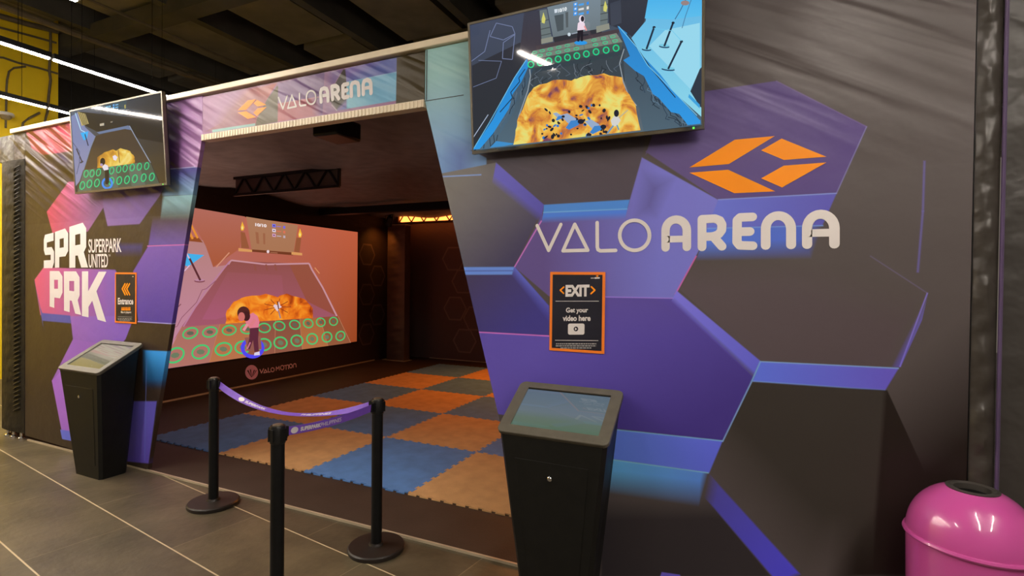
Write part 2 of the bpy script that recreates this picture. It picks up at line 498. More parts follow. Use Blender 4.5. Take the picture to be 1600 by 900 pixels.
# ------------------------------------------------------------------ puzzle mats
X0M, Y0M, PXM, PYM = -5.93, 0.60, 1.133, 1.166
def toothed(n, d):
    out = []
    for k in range(n):
        a = (k + 0.22) / n; b = (k + 0.78) / n
        out += [(a + 0.06 / n, 0), (a - 0.08 / n, d), (b + 0.08 / n, d), (b - 0.06 / n, 0)]
    return [(0, 0)] + out
def mat_outline(w_, h_, n=10, d=0.026):
    t = toothed(n, d)
    bot = [(u * w_, -v) for u, v in t]
    rgt = [(w_ + v, u * h_) for u, v in t]
    top = [(u * w_, h_ - v) for u, v in t][1:] + [(w_, h_)]
    lft = [(v, u * h_) for u, v in t][1:] + [(0, h_)]
    pts = bot + rgt + top[::-1] + lft[::-1]
    c = (w_ / 2, h_ / 2)
    return [((x - c[0]) * 0.998 + c[0], (y - c[1]) * 0.998 + c[1]) for x, y in pts]
def foam(name, rgb): return mat(name, rgb, 0.7, spec=0.2, var=0.10, scale=7, bump=0.25, bscale=140)
MATM = (foam('blue_foam', (.110, .26, .60)), foam('tan_foam', (.62, .37, .165)))
mname = ('blue', 'tan')
protos = []
for k in (0, 1):
    b = MB().prism([(x, y, 0.013) for x, y in mat_outline(PXM, PYM)], (0, 0, 0.010))
    protos.append(b.build('foam_mat', MATM[k]))
rowtxt = ('front row along the dark border', 'second row', 'third row', 'fourth row', 'rear row')
coltxt = ('at the left edge', 'second from the left edge', 'third from the left edge', 'at the right end')
used = [False, False]
for j in range(5):
    for i in range(4):
        k = (i + j) % 2
        o = protos[k] if not used[k] else copy_tree(protos[k]); used[k] = True
        o.location = (X0M + i * PXM, Y0M + j * PYM, 0)
        tag(o, '%s foam floor mat, %s, %s' % (mname[k], rowtxt[j], coltxt[i]), 'floor mat', 'jigsaw foam mats on the arena floor')

# ------------------------------------------------------------------ banners
def P(c, *pts, **k): return dict(p=list(pts), c=c, **k)
def line(c, p0, p1, wpx=1.6, s=0.006, **k):
    d = Vector((p1[0] - p0[0], p1[1] - p0[1])); u = Vector((-d.y, d.x)).normalized() * wpx / 2
    return dict(p=[(p0[0] + u.x, p0[1] + u.y), (p1[0] + u.x, p1[1] + u.y), (p1[0] - u.x, p1[1] - u.y), (p0[0] - u.x, p0[1] - u.y)], c=c, s=s, **k)
def sheet(root, outline, m, name='banner_sheet'):
    return MB().prism([(x, 0.0, z) for x, z in outline], (0, 0.035, 0)).build(name, m, root)
def hem(root, pts, wpx=0.012, name='seam'):
    mb = MB()
    for a, b in pts: mb.bar((a[0], -0.001, a[1]), (b[0], -0.001, b[1]), 0.004, wpx)
    return mb.build(name, M['seam'], root)
M['seam'] = mat('seam_thread', (0.03, 0.028, 0.03), 0.5)

# ---- right banner
rb = empty('banner_panel', (-0.4, 0, 0), 'large purple and black hexagon printed vinyl banner right of the arena opening', 'banner')
A = lens(700, 250, 2.5725); B = lens(1040, 100, 2.8136); D = lens(960, 400, 1.8)
rp = [
 # upper left: teal glow falling to grey and violet
 P((184, 222, 208), (640, 40), (760, 20), (760, 275), (640, 280), c2=(138, 172, 214), g=((700, 110), (705, 245)), s=0.01),
 P((92, 96, 165), (690, 210), (745, 210), (742, 277), (690, 277), s=[.15, .12, .004, .15], a=.55),
 P((128, 118, 108), (660, 277), (775, 254), (850, 320), (804, 417), (700, 425), c2=(78, 70, 92), g=((715, 290), (800, 400)), s=0.006),
 P((92, 80, 84), (735, 235), (1012, 190), (1003, 246), (984, 312), (850, 320), (776, 254)),
 P((72, 62, 88), (700, 417), (804, 417), (858, 490), (858, 525), (748, 519), c2=(70, 62, 120), g=((740, 430), (800, 520))),
 line((150, 175, 225), (660, 277.5), (752, 273), 1.8),
 # VALO hexagon
 P((104, 84, 132), (849, 332), (980, 327), (1003, 246), (1122, 312), (1116, 345), (1053, 466), (858, 463), (804, 417), c2=(124, 118, 190), g=((850, 400), (1030, 400))),
 P((86, 74, 112), (1001, 262), (1060, 275), (1030, 345), (985, 345), s=.12, a=.7),
 # big purple hexagon below
 P((92, 76, 146), (745, 518.8), (858, 525), (946, 464), (1053, 466), (1178, 590), (1129, 689), (900, 662), (720, 640), (690, 515), c2=(68, 54, 112), g=((900, 500), (1040, 690))),
 P((88, 72, 118), (858, 463), (1053, 466), (1100, 520), (946, 540), (858, 525), s=[.005, .1, .25, .2, .05], a=.45),
 # bands
 P((118, 108, 196), (775, 254), (850, 320), (844, 349), (769, 287), c2=(96, 86, 165), g=((775, 260), (840, 345)), s=[.006, .006, .05, .006]),
 P((84, 138, 205), (850, 320), (984, 312), (980, 327), (849, 332)),
 P((84, 128, 208), (849, 332.5), (980, 327.5), (976, 343), (846, 349), s=[.006, .006, .04, .006]),
 line((130, 185, 235), (849, 332), (980, 326.5), 1.6),
 P((112, 145, 215), (700, 417.5), (804, 417), (800, 429), (700, 429.5), s=0.008),
 line((85, 95, 165), (700, 423.5), (803, 423), 1.6),
 P((100, 104, 190), (804, 417), (858, 478), (858, 505), (800, 432), c2=(86, 80, 160), g=((805, 425), (858, 495)), s=[.006, .006, .06, .006]),
 line((215, 120, 190), (846, 345), (804, 417), 1.5),
 line((205, 110, 175), (748, 519), (858, 525), 1.5),
 line((170, 130, 210), (946, 464), (1053, 466), 1.2),
 # logo hexagon
 P((112, 92, 134), (1100, 143), (1213, 126.5), (1354.5, 197.5), (1307, 302), (1122, 311.5), (1010, 238), (1040, 150), c2=(98, 76, 128), g=((1130, 150), (1300, 260))),
 P((112, 118, 200), (1122, 312), (1307, 302.5), (1285, 352), (1105, 357), c2=(98, 90, 168), g=((1110, 330), (1290, 325))),
 P((92, 122, 205), (1105, 357), (1285, 353), (1268, 405), (1088, 408), c2=(84, 100, 178), g=((1120, 370), (1270, 370)), s=[.006, .06, .1, .006]),
 line((130, 165, 230), (1105, 357), (1286, 352.5), 1.4),
 line((150, 165, 225), (1122, 312), (1307, 302), 1.2),
 line((150, 140, 190), (1354, 198), (1307, 302), 1.2, a=.7),
 line((150, 120, 170), (1213, 126.5), (1354, 198), 1.2, a=.45),
 line((215, 95, 150), (1088, 400), (1055, 460), 1.6),
 # middle dark hexagon and its bands
 P((92, 78, 78), (1062, 452), (1090, 408), (1268, 408), (1440, 460), (1403, 575), (1187, 564), c2=(84, 70, 70), g=((1100, 420), (1350, 560)), s=[.006, .15, .2, .05, .006, .006], a=.8),
 P((122, 112, 196), (1057, 454), (1188, 564), (1176, 590), (1049, 472), c2=(96, 92, 180), g=((1060, 460), (1180, 580)), s=[.006, .006, .03, .006]),
 P((92, 104, 190), (1188, 565), (1404, 575.5), (1383, 610), (1176, 595.5), c2=(96, 82, 164), g=((1190, 580), (1390, 590))),
 line((145, 180, 240), (1188, 565), (1404, 575.5), 1.4), line((120, 150, 225), (1176, 595.5), (1383, 610), 1.4),
 line((130, 180, 230), (1188, 565), (1174, 597), 1.6),
 P((118, 104, 196), (1449.5, 458), (1440, 500), (1407, 573), (1392, 573), c2=(98, 84, 180), g=((1445, 470), (1400, 570)), s=[.006, .006, .006, .05]),
 line((110, 95, 125), (1360, 400), (1449, 458), 1.2, a=.7), line((140, 120, 210), (1449, 458), (1406, 573), 1.2),
 line((112, 98, 165), (1444.5, 252), (1442, 330), 1.6, s=0.01), line((112, 98, 165), (1442, 330), (1434, 425), 1.6, s=0.01),
 P((40, 35, 33), (1330, 607), (1384, 610), (1406, 574), (1520, 480), (1520, 900), (1290, 900), s=[.006, .006, .40, .02, .02, .12]),  # soft dark field: shade low at the right, put into the print colour
 # lower dark hexagon
 P((52, 47, 43), (1174, 597), (1383, 610), (1360, 900), (1249, 900), (1107, 740), (1129, 689), s=[.01, .02, .3, .3, .01, .006]),
 P((46, 42, 42), (940, 780), (1100, 775), (1204, 900), (940, 900), s=[.12, .01, .01, .01]),
 P((92, 112, 200), (940, 669), (1129, 689), (1108, 739), (940, 715), c2=(84, 88, 172), g=((980, 690), (1120, 700))),
 P((98, 158, 225), (940, 716), (1107, 739), (1092, 792), (940, 770), c2=(86, 122, 200), g=((970, 740), (1100, 745)), s=[.006, .03, .14, .006]),
 line((130, 180, 235), (940, 669), (1129, 689), 1.4), line((140, 195, 240), (940, 716), (1107, 739), 1.4),
 line((140, 170, 230), (1174, 597), (1129, 690), 1.6),
 P((66, 60, 112), (1107, 740), (1249, 896), (1215, 910), (1100, 775), c2=(74, 66, 178), g=((1110, 760), (1235, 890)), s=[.01, .02, .01, .06]),
 P((84, 72, 140), (1034, 894), (1062, 898), (1080, 930), (1020, 930)),
]
rmat = art_material('right_banner_print', (88, 77, 72), rp, (-0.4, 0), fold=0.045)
xb0, xb1 = -1.995, 0.876
_a, _b = fac((666, 160)), fac((768, 600)); xfoot = _a.x + (_b.x - _a.x) * (_a.z - 0.012) / (_a.z - _b.z)
sheet(rb, [(xfoot, 0.012), (xb1, 0.012), (xb1, 3.285), (xb0, 3.285), (xb0, 2.945)], rmat)
Y1 = -0.0018
def onf(p): v = fac(p); return Vector((v.x, Y1, v.z))
def letters(root, spec, name='lettering', m=None):
    mb = MB()
    for pts, wd, cl in spec: stroke(mb, [onf(p) for p in pts], wd, (0, -1, 0), cl)
    return mb.build(name, m or M['white_print'], root, recalc=False)
def arch(xl, xr, ytop, yfoot, yfoot2, n=12):
    cx_, r = (xl + xr) / 2, (xr - xl) / 2
    return [(xl, yfoot)] + [(cx_ - r * math.cos(PI * k / n), ytop + r * 1.02 - r * 1.02 * math.sin(PI * k / n)) for k in range(n + 1)] + [(xr, yfoot2)]
th = 0.0206
letters(rb, [
    ([(839.5, 352.5), (857.4, 391.3), (876.5, 350.8)], th, False),
    ([(898.2, 350.5), (918.6, 391), (879.8, 392)], th, True),
    ([(933.2, 348), (933.4, 386), (934.5, 390), (938, 392), (962, 391.3)], th, False),
    (ell((991.7, 367.8), 23.2, 23.4, 40), th, True)], 'thin_lettering')
tk = 0.0440
letters(rb, [
    (arch(1040, 1073.2, 343, 387, 386), tk, False), ([(1040, 374), (1073, 373.2)], tk * .8, False),
    ([(1096.9, 386), (1096.9, 342.5), (1117, 341.6), (1124.5, 344.5), (1128, 351), (1127.5, 360), (1123, 366), (1114, 369.5), (1097, 370)], tk, False),
    ([(1114, 369), (1128, 385)], tk, False),
    ([(1175.5, 339), (1156.5, 339.8), (1152, 344), (1151.5, 378), (1156, 383.5), (1176, 384)], tk, False), ([(1152, 362.3), (1171.5, 361.8)], tk, False),
    (arch(1196.4, 1236, 337, 383.5, 382.5), tk, False),
    (arch(1261, 1303.6, 334.8, 382, 381.2), tk, False), ([(1261, 364.3), (1303, 363.4)], tk * .85, False)], 'bold_lettering')
def logo(root, quads):
    g = MB()
    for q in quads: g.flat([[onf(p) for p in q]])
    return g.build('logo_mark', M['orange_print'], root, recalc=False)
logo(rb, [[B(*p) for p in q] for q in (
    ((105, 455), (305, 333), (480, 317), (278, 440)), ((105, 478), (275, 465), (482, 560), (302, 568)),
    ((420, 380), (510, 328), (707, 408), (520, 422)), ((420, 503), (520, 447), (707, 433), (512, 543)))])
MB().bar((xb0 + .012, -0.001, 2.95), (xb0 + .012, -0.001, 3.28), 0.004, 0.006).bar((-2.0, -0.001, 2.945), (-1.7, -0.001, 2.945), 0.003, 0.004).build('seam', M['seam'], rb)

# ---- left banner
lb = empty('banner_panel', (-6.0, 0, 0), 'pink and purple hexagon printed banner left of the arena opening with block letters', 'banner')
C4 = lens(0, 130, 4.5); C5 = lens(0, 320, 4.285); C6 = lens(0, 500, 3.4625)
lp = [
 P((192, 78, 86), (41, 207), (112, 188), (112, 236), (68, 242), (50, 232), s=0.012),
 P((98, 80, 112), (50, 262), (112, 215), (112, 262), (70, 285), s=.18, a=.5),
 P((200, 82, 100), (107, 284), (165, 284), (163, 322), (137, 362), (82, 364), (73, 331), c2=(142, 98, 138), g=((80, 330), (150, 320)), s=0.01),
 P((138, 104, 148), (161, 300), (262, 280), (250, 305), (218, 350), (168, 353), (161, 322), c2=(120, 92, 142), g=((165, 310), (230, 345)), s=0.012),
 P((68, 64, 120), (180, 378), (225, 378), (222, 402), (180, 402), s=[.06, .05, .12, .05], a=.8),
 # strip beside the opening
 P((112, 72, 122), (255, 150), (330, 130), (330, 262), (255, 266), c2=(176, 122, 164), g=((268, 220), (300, 215)), s=[.01, .01, .004, .08]),
 line((195, 190, 215), (262, 264.5), (305, 261), 1.6),
 P((92, 86, 140), (252, 266), (310, 261), (310, 304), (252, 306), c2=(118, 150, 172), g=((275, 270), (275, 304)), s=[.004, .01, .004, .06]),
 P((150, 190, 190), (253, 307), (310, 304), (310, 345), (250, 345), s=[.006, .01, .25, .05]),
 P((122, 92, 152), (240, 338), (310, 338), (300, 383), (232, 383), c2=(108, 84, 148), g=((270, 340), (260, 383)), s=[.25, .01, .005, .02], a=.9),
 P((112, 82, 144), (232, 384), (290, 382.5), (270, 506), (216, 503), (208, 424), c2=(86, 66, 140), g=((250, 390), (245, 500)), s=0.008),
 line((210, 110, 160), (230, 384.5), (290, 382.3), 1.3), line((165, 150, 200), (215, 502.5), (270, 506), 1.3),
 # hexagon behind the second line
 P((196, 82, 104), (54, 437), (68, 418), (180, 421.5), (210, 470), (210, 504), (180, 512), (110, 500), (63, 492), c2=(120, 82, 148), g=((56, 440), (170, 450)), s=0.01),
 P((78, 78, 140), (55, 445), (63, 480), (66, 489), (110, 493), (111, 505), (66, 501), s=0.01),
 P((128, 84, 146), (110, 494), (210, 494), (196, 530), (170, 560), (118, 538), (114, 530), c2=(112, 80, 150), g=((110, 520), (200, 520)), s=0.01),
 P((130, 84, 148), (114, 530), (175, 540), (150, 575), (81, 595), c2=(120, 78, 140), g=((90, 590), (160, 540)), s=0.01),
 P((126, 80, 142), (81, 595), (100, 575), (112, 690), (96, 672), s=0.01),
 P((80, 84, 150), (94, 671), (118, 675), (118, 690), (97, 686), s=0.006),
 # right foot of the banner: teal glow, dark, violet
 P((62, 128, 178), (222, 547), (262, 549), (256, 610), (222, 610), c2=(32, 42, 62), g=((240, 552), (238, 608)), s=[.01, .02, .1, .05]),
 P((84, 74, 140), (180, 627), (245, 627), (232, 724), (180, 719), c2=(78, 64, 126), g=((230, 640), (220, 720)), s=0.012),
 line((88, 100, 150), (229, 560), (226, 720), 1.0, a=.5),
]
lmat = art_material('left_banner_print', (68, 55, 47), lp, (-6.0, 0), fold=0.15, rough=.38)
e0 = fac((316, 215)); e1 = fac((229, 722))
sheet(lb, [(-7.05, 0.05), (-6.2, 0.03), (e1.x - .02, 0.012), (e1.x + .02, 0.03), (e0.x, 2.94), (e0.x, 3.285), (-7.05, 3.285)], lmat)
S1 = lens(60, 340, 10); S2 = lens(60, 415, 9.471)
mb = MB()
def glyph(loops, ln): mb.flat([[onf(ln(*p)) for p in l] for l in loops])
glyph([[(105, 270), (240, 235), (240, 360), (135, 390), (135, 470), (210, 460), (248, 530), (248, 700), (220, 790), (88, 790), (88, 670), (195, 665), (195, 580), (110, 585), (88, 510), (88, 350)]], S1)
glyph([[(262, 225), (420, 170), (468, 245), (468, 520), (425, 605), (330, 615), (330, 780), (262, 785)], [(335, 335), (400, 320), (400, 465), (335, 475)]], S1)
glyph([[(487, 145), (695, 80), (750, 165), (750, 460), (712, 540), (780, 780), (672, 780), (617, 592), (580, 595), (580, 782), (487, 785)], [(578, 270), (658, 250), (658, 420), (578, 435)]], S1)
glyph([[(170, 80), (310, 80), (360, 160), (360, 400), (322, 485), (240, 472), (237, 625), (170, 605)], [(237, 210), (293, 210), (293, 343), (237, 343)]], S2)
glyph([[(380, 85), (560, 85), (613, 175), (613, 440), (585, 510), (635, 730), (548, 710), (497, 520), (467, 515), (465, 690), (383, 665)], [(460, 228), (532, 228), (532, 380), (460, 370)]], S2)
glyph([[(647, 85), (740, 85), (740, 380), (895, 90), (1010, 90), (862, 380), (1005, 835), (880, 800), (800, 520), (745, 610), (745, 765), (647, 745)]], S2)
mb.build('block_lettering', M['white_print'], lb, recalc=False)
mb = MB()
q = lambda *p: quad(*[onf(S1(*v)) for v in p])
text(mb, 'SUPERPARK', q((785, 338), (1300, 320), (1300, 540), (785, 550)), 0.012, 0.95)
text(mb, 'UNITED', q((787, 575), (1088, 565), (1088, 780), (790, 785)), 0.012, 0.95)
text(mb, 'TM', q((1096, 578), (1126, 576), (1126, 608), (1096, 610)))
mb.build('small_lettering', M['white_print'], lb, recalc=False)

# ---- header banner over the opening
hb = empty('header_banner', (-3.1, 0, 2.94), 'narrow printed banner across the top of the arena opening with orange diamond logo', 'banner')
HA = lens(360, 115, 10.59); HB = lens(470, 100, 11.246)
hp = [
 P((205, 118, 108), HA(100, 290), HA(775, 150), HA(610, 420), HA(420, 860), HA(-400, 960), HA(-100, 500), c2=(176, 122, 128), g=(HA(700, 250), HA(0, 700)), s=[.02, .006, .006, .02, .1, .1]),
 P((172, 136, 168), HA(790, 170), HB(420, 110), HB(380, 900), HA(780, 800), c2=(140, 106, 142), g=(HA(800, 300), HB(380, 300))),
 P((205, 115, 115), HA(780, 495), HB(320, 580), HB(400, 900), HA(780, 800), c2=(186, 108, 118), g=(HA(800, 600), HB(400, 700)), s=[.004, .1, .01, .006]),
 line((225, 150, 150), HA(860, 487), HB(320, 580), 1.0),
 P((134, 100, 150), HB(390, 160), HB(745, 90), HB(600, 330), HB(390, 420), s=[.02, .006, .006, .1]),
 P((140, 108, 142), HB(390, 640), HB(510, 665), HB(640, 815), HB(390, 880), s=[.1, .006, .01, .1]),
 P((125, 110, 84), HA(775, 200), HA(790, 215), HA(782, 800), HA(410, 870), HA(440, 740), HA(610, 420)),
 P((82, 72, 64), HB(745, 95), HB(800, 90), HB(800, 460), HB(540, 460), s=[.01, .006, .006, .006]),
 P((84, 74, 60), HB(540, 440), HB(800, 420), HB(800, 660), HB(635, 800), HB(505, 650), s=0.008),
 P((140, 116, 178), HB(780, 85), HB(1700, -150), HB(1690, 140), HB(805, 320), c2=(112, 118, 180), g=(HB(900, 120), HB(940, 290))),
 P((146, 206, 216), HB(805, 320), HB(1690, 140), HB(1690, 640), HB(800, 790), c2=(138, 194, 216), g=(HB(850, 500), HB(1400, 400))),
 P((122, 128, 180), HB(690, 700), HB(830, 560), HB(830, 790), HB(640, 815), s=[.05, .03, .01, .02]),
 line((165, 205, 225), HB(805, 320), HB(1690, 140), 1.2), line((235, 215, 200), HB(540, 715), HB(635, 820), 1.0),
 P((82, 68, 44), (620, 80), (670, 70), (670, 165), (618.5, 172)),
 P((165, 198, 182), HA(-300, 930), HA(410, 822), HA(410, 862), HA(-300, 975)),
]
hmat = art_material('header_print', (152, 108, 130), hp, (-3.1, 2.94), fold=0.05, ztop=0.35, wr=0.008)
hz0, hz1 = 2.955, 3.272
sheet(hb, [(e0.x + .004, hz0), (xb0 - .004, hz0), (xb0 - .004, hz1), (e0.x + .004, hz1)], hmat)
logo(hb, [[HA(*p) for p in q_] for q_ in (
    ((125, 610), (290, 445), (430, 425), (265, 600)), ((125, 645), (265, 625), (430, 720), (290, 750)),
    ((385, 490), (445, 435), (600, 520), (450, 545)), ((385, 650), (455, 575), (605, 550), (440, 705)))])
ha = lambda *ps: [HA(*p) for p in ps]
hbb = lambda *ps: [HB(*p) for p in ps]
t1, t2 = 0.0135, 0.030
letters(hb, [
    (ha((797, 395), (872, 585), (942, 372)), t1, False), (ha((1020, 360), (1092, 546), (952, 574)), t1, True),
    (ha((1145, 330), (1148, 510), (1165, 535), (1250, 520)), t1, False), ([HB(*p) for p in ell((187, 590), 82, 118, 32)], t1, True)], 'thin_lettering')
letters(hb, [
    (hbb((362, 665), (352, 500), (365, 450), (410, 428), (455, 440), (474, 490), (482, 648)), t2, False), (hbb((354, 565), (478, 545)), t2 * .8, False),
    (hbb((562, 622), (550, 400), (615, 385), (655, 415), (662, 465), (640, 505), (558, 525)), t2, False), (hbb((612, 520), (668, 608)), t2, False),
    (hbb((828, 352), (760, 366), (742, 385), (745, 575), (765, 592), (832, 576)), t2, False), (hbb((745, 478), (812, 462)), t2, False),
    (hbb((892, 566), (888, 400), (905, 345), (955, 322), (1003, 338), (1018, 385), (1024, 548)), t2, False),
    (hbb((1102, 530), (1098, 365), (1115, 305), (1165, 280), (1215, 298), (1232, 345), (1238, 512)), t2, False), (hbb((1100, 432), (1236, 408)), t2 * .85, False)], 'bold_lettering')
mb = MB().box((e0.x + .004, -0.012, 2.905), (xb0 - .004, 0.06, 2.954))
for k in range(70):
    x = e0.x + .03 + k * (xb0 - e0.x - .06) / 69
    mb.box((x, -0.016, 2.908), (x + 0.012, -0.012, 2.950))
mb.build('lower_rail', M['rail'], hb)

tr = MB().box((-7.30, -0.03, 3.288), (0.868, 0.05, 3.335)).build('top_rail', M['rail'], bevel=0.006)
tag(tr, 'long cream metal rail along the top edge of the arena front', 'rail')

# ------------------------------------------------------------------ padded posts
def crumple(lo, hi, nx, nz, amp, seed):
    """a padded sleeve: box with a crumpled front and sides"""
    rnd = random.Random(seed); b = MB()
    ph = [rnd.uniform(0, 6) for _ in range(6)]
    rings = []
    for k in range(nz + 1):
        z = lo[2] + (hi[2] - lo[2]) * k / nz
        ring = []
        for i in range(nx + 1):
            u = i / nx; x = lo[0] + (hi[0] - lo[0]) * u
            puff = 0.02 * math.sin(PI * u)
            wv = amp * (math.sin(z * 21 + ph[0] + 3 * u) * .5 + math.sin(z * 47 + ph[1] - 4 * u) * .35 + math.sin(z * 80 + ph[2] + 6 * u) * .2 + rnd.uniform(-.25, .25)) * math.sin(PI * min(1, max(0.0, u)) )
            ring.append((x, lo[1] - puff - wv, z))
        ring += [(hi[0], hi[1], z), (lo[0], hi[1], z)]
        rings.append(ring)
    b.loft(rings, True, True); return b
pr = empty('padded_post', (0.93, 0, 0), 'black crumpled vinyl post sleeve with violet piping at the right end of the front', 'post')
crumple((0.880, 0.0, 0.01), (0.968, 0.05, 3.20), 6, 150, 0.010, 3).build('sleeve', M['post_vinyl'], pr)
MB().tube([(0.975, -0.012, 0.02), (0.975, -0.012, 3.2)], 0.008, 8).build('piping', mat('violet_piping', (0.09, 0.06, 0.13), 0.3, spec=0.6), pr)
MB().box((0.878, -0.004, 0.01), (0.8795, 0.04, 3.2)).build('edge_strip', M['black_plastic'], pr)
MB().tube([(0.90 + .018 * math.sin(t * .9), -0.03 - 0.006 * math.cos(t * 1.7), 3.235 + .015 * math.sin(t * 1.3)) for t in range(0, 9)], 0.006, 6).build('tie', mat('tie_cloth', (.25, .2, .12), .6), pr)

plp = empty('padded_post', (-7.24, 0, 0), 'black laced vinyl corner post at the far left end of the front', 'post')
crumple((-7.53, -0.004, 0.07), (-7.055, 0.035, 3.0), 12, 120, 0.006, 5).build('sleeve', vinyl('dark_post_vinyl', (0.020, 0.017, 0.013), 0.55, 0.2, wr=0.03, fold=0.01), plp)
lc = MB()
for k in range(56):
    z = 0.3 + k * 0.047
    lc.tube([(-7.22, -0.026, z), (-7.17, -0.034, z + .02), (-7.11, -0.022, z + 0.044)], 0.008, 6)
lc.build('lacing', M['cord'], plp)
MB().box((-7.62, 0.0, 3.005), (-7.29, 0.04, 3.285)).build('cap_block', M['vinyl_black'], plp)
MB().box((-7.285, 0.0, 3.005), (-7.055, 0.035, 3.285)).build('top_flap', vinyl('flap_vinyl', (0.05, 0.035, 0.03), 0.42, 0.35, wr=0.03, fold=0.06), plp)
for x in (-7.40, -7.28, -7.12): MB().lathe([(0.035, 0), (0.035, 0.02), (0.014, 0.03), (0.014, 0.075)], (x, 0.0, 0), 14).build('foot', M['chrome'], plp)

sb = empty('side_banner', (1.7, 0, 0), 'plain black quilted vinyl sheet at the right edge behind the pink bin', 'banner')
MB().box((0.986, 0.0, 0.01), (2.6, 0.035, 3.28)).build('sheet', M['vinyl_black'], sb)

pc = empty('padded_post', (-7.04, 6.45, 0), 'brown-black padded column in the rear left corner inside the arena', 'post')
crumple((-7.27, 6.40, 0.02), (-6.81, 6.60, 2.95), 10, 90, 0.012, 9).build('sleeve', mat('column_vinyl', (0.12, 0.075, 0.06), 0.4, spec=0.5), pc)
MB().box((-7.35, 6.34, 0.012), (-6.75, 6.62, 0.022)).build('foot_plate', M['strip'], pc)
MB().box((-7.28, 6.39, 2.95), (-6.80, 6.61, 2.975)).build('top_plate', M['strip'], pc)

# ------------------------------------------------------------------ picture screens
def screen_material(name, base, rough, spec, glow=1.0):
    m, nt, b = newmat(name); N, L = nt.nodes, nt.links
    at = N.new('ShaderNodeAttribute'); at.attribute_name = 'Col'
    L.new(at.outputs['Color'], b.inputs['Emission Color']); b.inputs['Emission Strength'].default_value = glow
    b.inputs['Base Color'].default_value = (*base, 1); b.inputs['Roughness'].default_value = rough; b.inputs['Specular IOR Level'].default_value = spec
    return m
def lava_material(name, ramp, scale, base, rough, spec):
    m, nt, b = newmat(name); N, L = nt.nodes, nt.links
    tc = N.new('ShaderNodeTexCoord'); nz = N.new('ShaderNodeTexNoise'); nz.inputs['Scale'].default_value = scale; nz.inputs['Detail'].default_value = 6; nz.inputs['Distortion'].default_value = 1.2
    L.new(tc.outputs['Object'], nz.inputs['Vector'])
    cr = N.new('ShaderNodeValToRGB'); e = cr.color_ramp.elements
    while len(e) < len(ramp): e.new(0.5)
    for k, (pos, c) in enumerate(ramp): e[k].position = pos; e[k].color = (*lin(c), 1)
    L.new(nz.outputs['Fac'], cr.inputs[0]); L.new(cr.outputs[0], b.inputs['Emission Color']); b.inputs['Emission Strength'].default_value = 1.0
    b.inputs['Base Color'].default_value = (*base, 1); b.inputs['Roughness'].default_value = rough; b.inputs['Specular IOR Level'].default_value = spec
    return m
